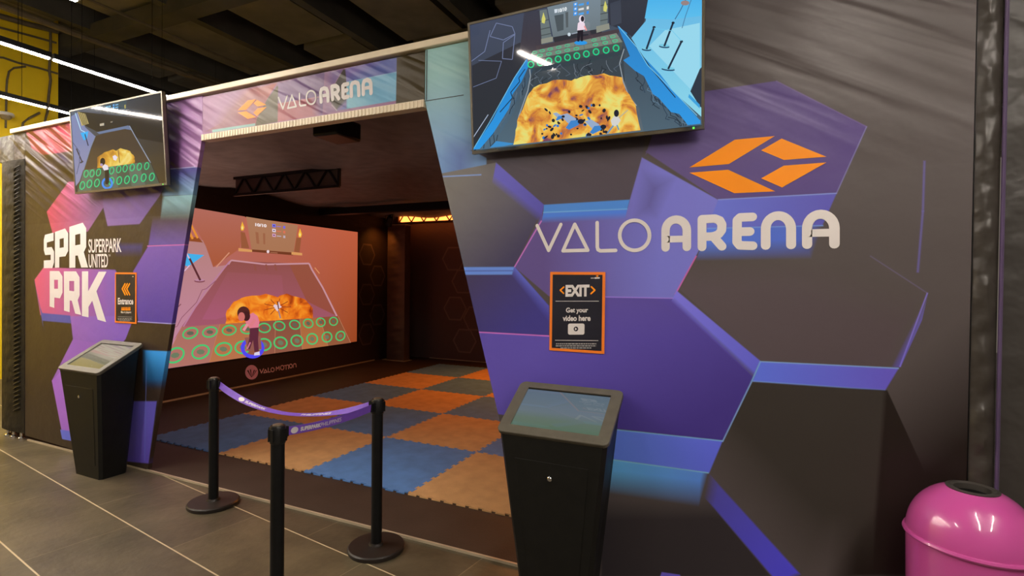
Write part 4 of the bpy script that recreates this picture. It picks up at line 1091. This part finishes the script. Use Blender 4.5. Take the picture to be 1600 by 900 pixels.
pic.poly((226, 190, 80), *wob([(686, 596), (688, 522), (738, 486), (796, 466), (822, 476), (850, 457), (918, 478), (950, 520), (952, 562), (800, 588)], 3, 6), m=1)
pic.poly((230, 222, 236), (795, 515), (812, 505), (830, 520), (820, 545), (802, 540)); pic.line((120, 80, 60), (835, 470), (845, 560), 5)
pic.poly((100, 112, 100), (592, 612), (1056, 550), (1122, 704), (548, 772), c2=(92, 104, 96))
for k in range(6):
    if k % 2: pic.poly((78, 88, 78), lerp((592, 612), (1056, 550), k / 6), lerp((592, 612), (1056, 550), (k + 1) / 6), lerp((548, 772), (1122, 704), (k + 1) / 6), lerp((548, 772), (1122, 704), k / 6))
for x, y in ((610, 637), (652, 635), (697, 628), (790, 615), (840, 606), (885, 600), (935, 593), (985, 588), (1037, 583)): pic.ring((52, 200, 128), (x, y), 18, 28, 7, 12, inner=(60, 110, 84))
for x, y in ((585, 720), (635, 708), (688, 702), (790, 690), (845, 685), (900, 680), (955, 672), (1017, 665), (1075, 660)): pic.ring((52, 200, 128), (x, y), 20, 31, 8, 14, inner=(60, 110, 84))
pic.ring((60, 140, 240), (762, 705), 40, 42, 14, n=26)
pic.poly((34, 30, 40), (744, 605), (774, 600), (776, 700), (764, 712), (748, 710)); pic.poly((226, 220, 232), (726, 590), (745, 570), (765, 580), (772, 608), (740, 615)); pic.blob((34, 28, 38), (730, 552), 18, 26); pic.blob((170, 150, 190), (722, 575), 10, 10)
lava3 = lava_material('lava_gold', [(0.3, (150, 96, 50)), (0.45, (216, 160, 60)), (0.62, (232, 200, 96)), (0.75, (240, 226, 150))], 6.0, (0.004, 0.004, 0.004), 0.04, 0.5)
pic.build('screen', [TVS, lava3], tv2)

# ------------------------------------------------------------------ posters
def poster(TL, TR, BR, BL, label, name='poster'):
    c = [fac(p) for p in (TL, TR, BR, BL)]
    xs_ = [v.x for v in c]; zs_ = [v.z for v in c]
    x0, x1, z0, z1 = (xs_[0] + xs_[3]) / 2, (xs_[1] + xs_[2]) / 2, (zs_[2] + zs_[3]) / 2, (zs_[0] + zs_[1]) / 2
    root = empty(name, ((x0 + x1) / 2, 0, z0), label, 'poster')
    MB().box((x0, -0.005, z0), (x1, -0.0005, z1)).build('border', mat('poster_orange', (0.90, 0.22, 0.015), 0.5, var=.05), root)
    b = 0.013 * (x1 - x0) / .34 + .003
    MB().box((x0 + b, -0.0056, z0 + b), (x1 - b, -0.0045, z1 - b)).build('sheet', M['dark_print'], root)
    f = lambda u, v: Vector((x0 + (x1 - x0) * u, -0.0068, z1 - (z1 - z0) * v))
    return root, f
ex, f = poster((860.5, 424), (946, 426), (944.5, 552), (858.5, 548), 'orange bordered dark exit poster below the thin white lettering')
# poster space: measured on the enlarged poster (x 105..595, y 80..800)
g = lambda x, y: f((x - 108) / 484.0, (y - 80 - (x - 108) * (0.02 + 0.045 * (y - 80) / 690)) / 690.0)
qd = lambda x0, y0, x1, y1: quad(g(x0, y0), g(x1, y0), g(x1, y1), g(x0, y1))
mb = MB()
text(mb, 'EXIT', qd(250, 197, 460, 300), .05, .95); mb.build('heading', M['white_print'], ex, recalc=False); mb = MB()
text(mb, 'Get your', qd(256, 396, 450, 452), .03); text(mb, 'video here', qd(228, 464, 472, 514), .03)
mb.build('lettering', M['white_print'], ex, recalc=False)
mb = MB(); stroke(mb, [g(234, 215), g(203, 242), g(232, 270)], .009, (0, -1, 0)); mb.build('arrow', M['orange_print'], ex, recalc=False)
mb = MB(); stroke(mb, [g(476, 216), g(506, 246), g(474, 276)], .009, (0, -1, 0)); mb.build('arrow', M['orange_print'], ex, recalc=False)
for y in (338, 682):
    mb = MB(); stroke(mb, [g(162, y), g(540, y + 4)], .003, (0, -1, 0)); mb.build('rule', M['white_print'], ex, recalc=False)
mb = MB()
rr = []
for cx_, cy_, a0 in ((405, 552, -90), (405, 617, 0), (292, 617, 90), (292, 552, 180)): rr += ell((cx_, cy_), 16, 16, 5, a0, a0 + 90)
mb.flat([[g(*p) for p in rr]]); vi = mb.build('video_icon', M['white_print'], ex, recalc=False)
mb = MB(); mb.flat([[g(*p) + Vector((0, -.001, 0)) for p in ell((347, 583), 20, 21, 24)]]); mb.build('play_disc', M['dark_print'], vi, recalc=False, loc=None)
mb = MB(); mb.flat([[g(*p) + Vector((0, -.002, 0)) for p in ((340, 571), (340, 595), (358, 583))]]); mb.build('play_arrow', M['white_print'], vi, recalc=False)
rnd = random.Random(4)
mb = MB()
for y, xa, xb in ((714, 170, 524), (732, 168, 522), (750, 210, 482)):
    x = xa
    while x < xb:
        wdt = rnd.uniform(8, 30); mb.flat([[g(x, y - 5), g(min(xb, x + wdt), y - 5), g(min(xb, x + wdt), y + 4), g(x, y + 4)]]); x += wdt + 5
mb.build('small_print', mat('grey_print', (.42, .41, .40), .5), ex, recalc=False)
mb = MB(); mb.flat([[g(512, 124), g(524, 116), g(538, 122), g(526, 132)]]); mb.build('corner_mark', M['orange_print'], ex, recalc=False)
mb = MB(); mb.flat([[g(470, 138), g(500, 138), g(500, 144), g(470, 144)], ]); mb.flat([[g(503, 135), g(546, 134), g(546, 146), g(503, 147)]]); mb.build('corner_lettering', M['white_print'], ex, recalc=False)

en, f = poster((180.5, 425.5), (214.5, 426), (213, 506.5), (180.5, 503.5), 'narrow orange bordered entrance poster right of the white block letters')
g = lambda x, y: f((x - 92) / 302.0, (y - 90 - (x - 92) * 0.06 * (y - 90) / 700) / 705.0)
mb = MB()
text(mb, 'Entrance', qd(138, 448, 356, 540), .03); mb.build('heading', M['white_print'], en, recalc=False); mb = MB()
text(mb, 'Max 6 players', qd(182, 632, 326, 672), .02)
mb.build('lettering', M['white_print'], en, recalc=False)
for dx in (0, 32, 64):
    mb = MB(); stroke(mb, [g(240 + dx, 250), g(200 + dx, 320), g(242 + dx, 402)], .016, (0, -1, 0)); mb.build('chevron', M['orange_print'], en, recalc=False)
mb = MB()
for k in range(6):
    x = 198 + k * 22; mb.flat([[g(*p) for p in ell((x, 585), 8, 9, 10)]]); mb.flat([[g(x - 9, 595), g(x + 9, 595), g(x + 9, 625), g(x - 9, 625)]])
mb.build('player_icons', M['orange_print'], en, recalc=False)
mb = MB(); stroke(mb, [g(140, 712), g(340, 716)], .004, (0, -1, 0)); mb.build('rule', mat('grey_rule', (.3, .3, .3), .5), en, recalc=False)
mb = MB()
for y, xa, xb in ((738, 135, 340), (755, 140, 338), (771, 165, 310)):
    x = xa
    while x < xb:
        wdt = rnd.uniform(10, 30); mb.flat([[g(x, y - 5), g(min(xb, x + wdt), y - 5), g(min(xb, x + wdt), y + 4), g(x, y + 4)]]); x += wdt + 8
mb.build('small_print', mat('grey_print_small', (.42, .41, .40), .5), en, recalc=False)
mb = MB(); mb.flat([[g(338, 148), g(350, 138), g(362, 148), g(350, 156)]]); mb.build('corner_mark', M['white_print'], en, recalc=False)

# ------------------------------------------------------------------ kiosks
def rrect(w_, h_, r, n=6):
    out = []
    for cx_, cy_, a0 in ((w_ / 2 - r, h_ / 2 - r, 0), (-w_ / 2 + r, h_ / 2 - r, 90), (-w_ / 2 + r, -h_ / 2 + r, 180), (w_ / 2 - r, -h_ / 2 + r, 270)):
        out += ell((cx_, cy_), r, r, n, a0, a0 + 90)
    return out
def kiosk(cx_, label, yf, yb, zf, zb, wt=0.622, wb=0.385, warm=0.0):
    root = empty('kiosk', (cx_, (yf + yb) / 2, 0), label, 'kiosk', 'touch screen kiosks at the arena front')
    # body: chamfered rectangle lofted up to the sloping top
    def ring(w_, y0, y1, z0, z1, ch=0.022):
        hw = w_ / 2; out = []
        for x, y in ((-hw + ch, y0), (hw - ch, y0), (hw, y0 + ch), (hw, y1 - ch), (hw - ch, y1), (-hw + ch, y1), (-hw, y1 - ch), (-hw, y0 + ch)):
            out.append((cx_ + x, y, z0 + (z1 - z0) * (y - y0) / (y1 - y0)))
        return out
    y0b, y1b = yf + 0.085, yb - 0.06
    MB().loft([ring(wb, y0b, y1b, 0, 0), ring(wt - 0.02, yf + 0.012, yb - 0.012, zf - 0.014, zb - 0.014)]).build('body', M['kiosk'], root)
    # access door on the front, following its slope
    def front(u, z, d=0.0):
        t = z / (zf - .014); hw = (wb + (wt - .02 - wb) * t) / 2 - .03; y = y0b + (yf + .012 - y0b) * t
        return (cx_ + u * hw, y - d, z)
    dm = MB().hexa([front(-.8, .12, -.002), front(.8, .12, -.002), front(.8, .12, .0025), front(-.8, .12, .0025), front(-.8, .80, -.002), front(.8, .80, -.002), front(.8, .80, .0025), front(-.8, .80, .0025)])
    dr = dm.build('door', M['kiosk'], root, bevel=.001)
    lk = MB().lathe([(.013, 0), (.013, .006), (.009, .009), (.004, .009), (.004, .005)], (0, 0, 0), 20)
    bmesh.ops.rotate(lk.bm, verts=lk.bm.verts, cent=(0, 0, 0), matrix=Matrix.Rotation(PI / 2, 3, 'X'))
    c = Vector(front(-.02, .715, .002)); bmesh.ops.translate(lk.bm, verts=lk.bm.verts, vec=c)
    lk.build('lock', M['chrome'], root)
    # top plate
    c = Vector((cx_, (yf + yb) / 2, (zf + zb) / 2)); uy = Vector((0, yb - yf, zb - zf)); dl = uy.length; uy.normalize(); ux = Vector((1, 0, 0)); n = ux.cross(uy)
    at = lambda x, y, d: c + ux * x + uy * y + n * d
    o1 = rrect(wt, dl, .035); i1 = rrect(wt - .125, dl - .105, .004)
    i1 = [(x, y + .004) for x, y in i1]
    tp = MB()
    R = [[at(x * (1 - .012), y * (1 - .016), -.028) for x, y in o1], [at(x, y, -.022) for x, y in o1], [at(x, y, -.003) for x, y in o1], [at(x * (1 - .008), y * (1 - .012), 0) for x, y in o1], [at(x, y, 0) for x, y in i1], [at(x, y, -.008) for x, y in i1]]
    tp.loft(R, cap=False)
    tp.build('top_plate', M['plate'], root)
    sm = MB(); sm.flat([[at(x, y, -.007) for x, y in i1]])
    m, nt, b = newmat('kiosk_display'); N, L = nt.nodes, nt.links
    tc = N.new('ShaderNodeTexCoord'); sp = N.new('ShaderNodeSeparateXYZ'); L.new(tc.outputs['Object'], sp.inputs[0])
    mr = N.new('ShaderNodeMapRange'); mr.inputs[1].default_value = -.15; mr.inputs[2].default_value = .15; L.new(sp.outputs['Y'], mr.inputs[0])
    cr = N.new('ShaderNodeValToRGB'); e = cr.color_ramp.elements; e[0].position = 0.0; e[0].color = (*lin((92 + 40 * warm, 122 + 8 * warm, 96)), 1); e[1].position = 1.0; e[1].color = (*lin((98 + 46 * warm, 118 + 20 * warm, 136 - 14 * warm)), 1)
    q_ = e.new(.3); q_.color = (*lin((104 + 46 * warm, 124 + 20 * warm, 112 + 4 * warm)), 1); q_ = e.new(.45); q_.color = (*lin((112 + 44 * warm, 128 + 20 * warm, 138 - 10 * warm)), 1)
    L.new(mr.outputs[0], cr.inputs[0]); L.new(cr.outputs[0], b.inputs['Emission Color']); b.inputs['Emission Strength'].default_value = KIOSK_GLOW
    b.inputs['Base Color'].default_value = (.01, .01, .01, 1); b.inputs['Roughness'].default_value = .03; b.inputs['Specular IOR Level'].default_value = .9
    sm.build('display', m, root)
    return root
KIOSK_GLOW = 0.7
kiosk(-0.949, 'black tapered touch screen kiosk below the exit poster', -0.375, -0.026, 0.941, 1.153)
kiosk(-5.275, 'black tapered touch screen kiosk below the entrance poster, at the far left', -0.392, -0.028, 0.945, 1.163, warm=1.0)

# ------------------------------------------------------------------ stanchions and belts
def stanchion():
    root = empty('stanchion', (0, 0, 0))
    MB().lathe([(.0, .0), (.178, .0), (.182, .006), (.182, .024), (.174, .032), (.05, .036), (.043, .050), (.0, .050)], n=56, cap=False).build('base', M['base_black'], root)
    MB().lathe([(.035, .045), (.035, .89)], n=28).build('pole', M['black_metal'], root)
    h = MB().lathe([(.0355, .885), (.039, .89), (.040, .895), (.040, .972), (.036, .981), (.0, .981)], n=28, cap=False)
    h.build('head', M['black_plastic'], root)
    c = MB().lathe([(.0, .9805), (.026, .9805), (.026, .986), (.020, .988), (.0, .988)], n=24, cap=False); c.build('cap', M['cap_steel'], root)
    for k in range(4):
        s = MB().box((.034, -.015, .905), (.046, .015, .966)).box((.046, -.017, .903), (.049, -.011, .968)).box((.046, .011, .903), (.049, .017, .968))
        bmesh.ops.rotate(s.bm, verts=s.bm.verts, cent=(0, 0, 0), matrix=Matrix.Rotation(PI / 2 * k, 3, 'Z'))
        s.build('belt_slot', M['black_plastic'], root)
    return root
M['base_black'] = mat('base_black', (0.02, 0.015, 0.012), 0.42, spec=0.35, var=0.15)
M['cap_steel'] = mat('cap_dull_steel', (0.35, 0.30, 0.22), 0.35, metal=0.8, var=0.1)
st = stanchion()
spots = ((-3.775, -0.205, 'black belt stanchion by the left kiosk, leftmost of three'), (-2.20, -0.205, 'black belt stanchion with round base in front of the opening, between the belts'), (-2.262, -0.94, 'black belt stanchion nearest the viewer, its base cut off by the frame'))
SP = []
for i, (x, y, lab) in enumerate(spots):
    o = st if i == 0 else copy_tree(st)
    o.location = (x, y, 0); tag(o, lab, 'stanchion', 'queue stanchions'); SP.append(Vector((x, y, 0)))
def belt(fn, label, name='barrier_belt', n=48, rootpos=None, prints=()):
    """fn(t) -> (centre, across) ; a woven belt about 5 cm wide and 2 mm thick"""
    root = empty(name, rootpos, label, 'belt', 'purple barrier belts')
    rings = []
    fr = [fn(k / n) for k in range(n + 1)]
    for k, (c, a) in enumerate(fr):
        t = (fr[min(k + 1, n)][0] - fr[max(k - 1, 0)][0]).normalized(); nn = a.cross(t).normalized()
        rings.append([c - a * .024 - nn * .0008, c + a * .024 - nn * .0008, c + a * .024 + nn * .0008, c - a * .024 + nn * .0008])
    MB().loft(rings, True, True).build('webbing', M['webbing'], root)
    def surf(sgn, t0, t1, v0, v1):
        def g_(u, v):
            t = t0 + (t1 - t0) * u; c, a = fn(t); c2, _ = fn(t + .01); c1, _ = fn(t - .01)
            nn = a.cross((c2 - c1).normalized()).normalized()
            return c + a * (v0 + (v1 - v0) * v) * .024 + nn * sgn * .0018
        return g_
    for pr_ in prints:
        mb = MB(); pr_(mb, surf); mb.build('print', M['white_print'], root, recalc=False)
    for e_ in (fr[0], fr[-1]):
        c, a = e_; MB().box((c.x - .008, c.y - .008, c.z - .027), (c.x + .008, c.y + .008, c.z + .027)).build('belt_clip', M['black_plastic'], root)
    return root
M['webbing'] = mat('purple_webbing', (0.19, 0.085, 0.52), 0.55, spec=0.3, var=0.06, scale=30, bump=0.2, bscale=300)
zb_ = 0.935
def b1(t):
    a, b = SP[0] + Vector((.058, 0, 0)), SP[1] - Vector((.058, 0, 0))
    c = a + (b - a) * t; u = 2 * t - 1
    sag = 0.135 * (1 - u * u) + .03 * math.sin(PI * t) * (0.5 - t)
    tw = math.radians(66) * math.sin(PI * min(1, max(0, t))) ** .8 + math.radians(14)
    return Vector((c.x, c.y - .02 * math.sin(PI * t), zb_ - sag)), Vector((0, math.sin(tw), math.cos(tw))).normalized()
def b2(t):
    a, b = SP[2] + Vector((0, .058, 0)), SP[1] - Vector((0, .058, 0))
    c = a + (b - a) * t; u = 2 * t - 1
    return Vector((c.x, c.y, zb_ - .018 * (1 - u * u))), Vector((.12, 0, 1)).normalized()
def word_a(mb, surf): text(mb, 'SUPERPARK', surf(-1, .14, .36, -.5, .5), .05)
def word_b(mb, surf): text(mb, 'PHILIPPINES', surf(-1, .36, .60, -.5, .5), .0)
def disc(mb, surf):
    g_ = surf(-1, .04, .115, -.75, .75); mb.flat([[g_(.5 + .5 * math.cos(2 * PI * k / 20), .5 + .5 * math.sin(2 * PI * k / 20)) for k in range(20)]])
belt(b2, 'straight purple printed belt between the nearest stanchion and the one behind it', rootpos=(SP[1] + SP[2]) / 2 + Vector((0, 0, .93)), prints=(disc, word_a, word_b))
def disc1(mb, surf):
    g_ = surf(-1, .16, .20, -.7, .7); mb.flat([[g_(.5 + .5 * math.cos(2 * PI * k / 20), .5 + .5 * math.sin(2 * PI * k / 20)) for k in range(20)]])
def word1(mb, surf): text(mb, 'SUPERPARK', surf(-1, .21, .36, -.5, .4), .03)
def word2(mb, surf): text(mb, 'PHILIPPINES', surf(-1, .60, .78, -.5, .4), .03)
belt(b1, 'sagging twisted purple belt hung between the left and middle stanchions', rootpos=(SP[0] + SP[1]) / 2 + Vector((0, 0, .8)), prints=(disc1, word1, word2))

# ------------------------------------------------------------------ pink bin
BX, BY = 0.815, -0.27
bn = empty('litter_bin', (BX, BY, 0), 'glossy pink domed litter bin standing at the right end of the front', 'bin')
M['pink'] = mat('pink_gloss', (0.54, 0.075, 0.31), 0.28, spec=0.5, var=0.03, coat=0.8)
RB = 0.215
MB().lathe([(RB * .90, .0), (RB * .93, .01), (RB * .985, .70), (RB * .985, .742)], (BX, BY, 0), 64, cap=True).build('body', M['pink'], bn)
dome = [(RB * .99, .742)]
for k in range(15):
    a = math.radians(6 + 64 * k / 14); dome.append((RB * .995 * math.cos(a) ** .9, .742 + .215 * math.sin(a)))
MB().lathe(dome, (BX, BY, 0), 64, cap=False).build('dome_lid', M['pink'], bn)
ro = dome[-1][0]; zo = dome[-1][1]
MB().lathe([(RB * .98, .733), (RB * 1.03, .735), (RB * 1.045, .742), (RB * 1.03, .750), (RB * .98, .752)], (BX, BY, 0), 64, cap=False).build('rim', M['pink'], bn)
MB().lathe([(ro + .002, zo - .004), (ro + .004, zo + .003), (ro - .008, zo + .007), (ro - .022, zo + .002), (ro - .024, zo - .02)], (BX, BY, 0), 64, cap=False).build('opening_ring', mat('dark_steel_ring', (.10, .09, .08), .3, metal=.6), bn)
MB().lathe([(ro - .02, zo - .01), (ro - .02, .30), (.0, .30)], (BX, BY, 0), 48, cap=False).build('liner', mat('black_liner', (.004, .004, .004), .6), bn)

# ------------------------------------------------------------------ arena roof fittings
def truss(y, z0, z1, xa, xb, label, m, n):
    root = empty('truss', ((xa + xb) / 2, y, z0), label, 'truss')
    for z in (z0, z1): MB().bar((xa, y, z), (xb, y, z), .035).build('chord', m, root)
    MB().bar((xb, y, z0), (xb, y, z1), .03).build('post', m, root)
    st_ = (xb - xa) / n
    for k in range(n):
        x = xa + st_ * k
        MB().bar((x, y, z0), (x + st_ / 2, y, z1), .02).build('brace', m, root); MB().bar((x + st_ / 2, y, z1), (x + st_, y, z0), .02).build('brace', m, root)
    MB().box((xa, y + .02, z0), (xb, y + .03, z1)).build('backing_cloth', M['truss_cloth'], root)
    return root
M['truss'] = mat('truss_black', (0.02, 0.017, 0.015), 0.4, metal=0.2, var=.1)
M['truss_cloth'] = mat('truss_cloth', (0.26, 0.19, 0.17), 0.7, spec=.2)
t0 = pl((530, 291), 1, 2.05); t1_ = pl((530, 262), 1, 2.05); t2_ = pl((374, 304), 1, 2.05)
truss(2.05, t0.z, t1_.z, t2_.x - .1, t0.x, 'dark lattice truss hanging under the arena roof in the middle of the opening', M['truss'], 5)
bm1 = MB().bar((-7.4, 4.6, 3.02), (0.8, 4.6, 3.02), .16, .12).build('roof_beam', M['black_metal'])
tag(bm1, 'long black beam across the arena roof in front of the glowing light box', 'beam')

lx0, lx1, lz0, lz1, ly = -7.12, -2.6, 3.035, 3.262, 6.6
lbx = empty('light_box', ((lx0 + lx1) / 2, ly, lz0), 'glowing orange lattice light box along the rear top of the arena', 'lamp')
m, nt, b = newmat('orange_glow'); N, L = nt.nodes, nt.links
b.inputs['Base Color'].default_value = (.5, .25, .08, 1)
b.inputs['Emission Color'].default_value = (1.0, 0.25, 0.045, 1); b.inputs['Emission Strength'].default_value = BOX_STRENGTH
MB().box((lx0, ly + .03, lz0 + .02), (lx1, ly + .10, lz1 - .02)).build('diffuser', m, lbx)
M['frame_orange'] = mat('frame_brown', (0.16, 0.07, 0.02), 0.5)
fmb = MB().box((lx0 - .04, ly - .03, lz0 - .03), (lx1, ly + .12, lz0)).box((lx0 - .04, ly - .03, lz1), (lx1, ly + .12, lz1 + .03)).box((lx0 - .06, ly - .03, lz0 - .03), (lx0, ly + .12, lz1 + .03))
fmb.build('frame', M['frame_orange'], lbx)
n_ = 14; stp = (lx1 - lx0) / n_
for k in range(n_):
    x = lx0 + stp * k
    MB().bar((x, ly + .01, lz0), (x + stp / 2, ly + .01, lz1), .02).build('brace', M['frame_orange'], lbx); MB().bar((x + stp / 2, ly + .01, lz1), (x + stp, ly + .01, lz0), .02).build('brace', M['frame_orange'], lbx)

M['lens_glass'] = mat('lens_glass', (.10, .05, .02), .15, spec=.6)
def stage_light(pos, target, label, power, col, size=.12):
    root = empty('stage_light', pos, label, 'lamp')
    pos, target = Vector(pos), Vector(target); d = (target - pos).normalized()
    h = MB().tube([pos - d * .12, pos - d * .10, pos + d * .02, pos + d * .08], [.05, .07, .075, .09], 20, cap=True); h.build('housing', M['black_plastic'], root)
    MB().bar(pos - Vector((.09, 0, 0)), pos + Vector((-.09, 0, .14)), .02).bar(pos + Vector((.09, 0, 0)), pos + Vector((.09, 0, .14)), .02).bar(pos + Vector((-.1, 0, .14)), pos + Vector((.1, 0, .14)), .025).build('yoke', M['black_metal'], root)
    t = MB(); u = d.orthogonal().normalized(); v = d.cross(u)
    t.flat([[pos + d * .0805 + (u * math.cos(2 * PI * k / 20) + v * math.sin(2 * PI * k / 20)) * .075 for k in range(20)]]); t.build('lens', M['lens_glass'], root)
    ld = bpy.data.lights.new('beam', 'SPOT'); ld.energy = power; ld.color = col; ld.spot_size = math.radians(120); ld.spot_blend = .8; ld.shadow_soft_size = .08
    lo = bpy.data.objects.new('beam', ld); COL.objects.link(lo); lo.parent = root; lo.location = d * .10
    lo.rotation_euler = d.to_track_quat('-Z', 'Y').to_euler()
    return root
stage_light((-7.0, 6.1, 3.0), (-7.45, 6.2, 2.3), 'small black stage lamp in the rear left corner of the arena roof', 16, (1, .34, .05))
stage_light((-3.0, 6.3, 2.98), (-3.9, 4.0, 0), 'black amber stage lamp under the rear of the arena roof, hidden by the right banner', WASH_POWER, (1, .29, .05))
pj = empty('projector', (-2.9, .55, 2.95), 'dark projector hung just behind the header banner', 'projector')
pp = pl((524, 196), 1, .45)
MB().box((pp.x - .17, .36, pp.z - .10), (pp.x + .10, .66, pp.z + .06)).build('housing', M['black_plastic'], pj, bevel=.02)
MB().bar((pp.x, .5, pp.z + .05), (pp.x, .5, 3.2), .04).build('hanger', M['black_metal'], pj)
lnz = MB().tube([(pp.x + .03, .36, pp.z + .02), (pp.x + .03, .33, pp.z + .02)], .045, 20); lnz.build('lens', mat('amber_glass', (.5, .14, .03), .2), pj)

# ------------------------------------------------------------------ ceiling lamps and pipes
def linear_light(x, ya, yb, label=None, z=3.9):
    root = empty('linear_light', (x, (ya + yb) / 2, z), label, 'lamp', 'linear ceiling lights')
    MB().box((x - .032, ya, z + .012), (x + .032, yb, z + .065)).build('housing', M['black_metal'], root)
    MB().box((x - .016, ya + .01, z), (x + .016, yb - .01, z + .0125)).build('diffuser', M['led'], root)
    hg = MB()
    for y in (ya + .25, yb - .25): hg.tube([(x, y, z + .06), (x, y, CZ)], .003, 6)
    hg.build('hanger', M['black_metal'], root)
    return root
M['led'] = emat('led_diffuser', LED_COL, LED_STRENGTH)
ll = [(-6.355, -1.75, -0.095, 'near segment of the long bright ceiling light above the left television'), (-6.355, -0.075, 1.125, 'far segment of the long bright ceiling light ending above the left television'),
      (-8.235, -1.0, 0.71, 'near segment of the lower bright ceiling light at the far left edge'), (-8.235, 0.73, 2.4, 'far segment of the lower bright ceiling light, running behind the left television'),
      (-4.83, -2.2, -0.60, 'ceiling light whose tip shows at the top edge of the picture')]
for x, ya, yb, lab in ll: linear_light(x, ya, yb, lab)
for x, ya, ln_ in ((-6.355, -3.6, 1.7), (-4.83, -4.1, 1.7), (-2.65, -4.17, 1.1), (.75, -2.9, 1.5), (.75, -4.6, 1.5), (2.3, -2.9, 1.5), (2.3, -4.6, 1.5), (-8.235, -3.2, 2.15),
                   (-10.6, -1.5, 1.7), (-10.6, 2.2, 1.7), (-10.6, 4.5, 1.7)):  # this row is added out of view to brighten the yellow wall
    linear_light(x, ya, ya + ln_, 'unseen linear ceiling light over the walkway, or added to light the yellow wall')

pz = 5.7
def pipe(pts, r, label, name='ceiling_pipe'):
    o = MB().tube(pts, r, 10).build(name, M['pipe']); return tag(o, label, 'pipe')
a = pl((140, 0), 2, pz); pipe([(a.x, a.y - 1, pz), (a.x, 8.0, pz)], .022, 'thin pale pipe running back under the dark ceiling above the header')
a = pl((30, 20), 2, pz); pipe([(a.x, a.y - 3, pz), (a.x, 9.0, pz)], .05, 'thick dark pipe under the ceiling above the bright ceiling lights')
wx = -11.55
def wp(*ps_): return [pl(p, 0, wx) for p in ps_]
o = MB().tube(wp((-30, 18), (0, 25), (45, 38), (90, 49)), .045, 10).build('wall_pipe', M['pipe']); tag(o, 'thick dark pipe high across the yellow wall', 'pipe')
o = MB().tube(wp((-30, 38), (0, 43), (45, 55), (88, 67)), .018, 10).build('wall_pipe', M['pipe']); tag(o, 'thin conduit just below the thick pipe on the yellow wall', 'pipe')
o = MB().tube(wp((-20, 88), (5, 90), (28, 98), (60, 106), (90, 115)), .018, 10).build('wall_pipe', M['pipe']); tag(o, 'thin conduit behind the bright ceiling lights on the yellow wall', 'pipe')
o = MB().tube(wp((40, 104), (22, 106), (14, 112), (11, 125), (10, 140), (9, 200)), .016, 8).build('wall_pipe', M['pipe']); tag(o, 'bent vertical conduit at the left of the yellow wall', 'pipe')
o = MB().tube(wp((79, 45), (79, 75), (77, 110), (79, 125), (76, 150), (74, 175), (70, 192), (40, 200)), .022, 8).build('wall_pipe', M['pipe']); tag(o, 'hanging cable down the right edge of the yellow wall', 'cable')
o = MB().tube(wp((62, 176), (45, 185), (36, 192), (33, 210)), .018, 8).build('wall_pipe', M['pipe']); tag(o, 'short slanting cable low on the yellow wall beside the banner', 'cable')
sc_ = pl((9, 181), 0, wx + .15)
cm = empty('security_camera', sc_, 'small white dome camera on the yellow wall at the far left edge', 'camera')
MB().lathe([(.0, .05), (.10, .05), (.11, .03), (.11, .0), (.0, .0)], sc_, 24, cap=False).build('mount', mat('camera_white', (.75, .72, .65), .4), cm)
MB().lathe([(.08, .0), (.075, -.03), (.05, -.06), (.0, -.075)], sc_, 24, cap=False).build('dome', mat('camera_smoke', (.25, .2, .12), .15), cm)
MB().bar(sc_ + Vector((-.3, 0, .04)), sc_ + Vector((0, 0, .04)), .04).build('arm', M['pipe'], cm)
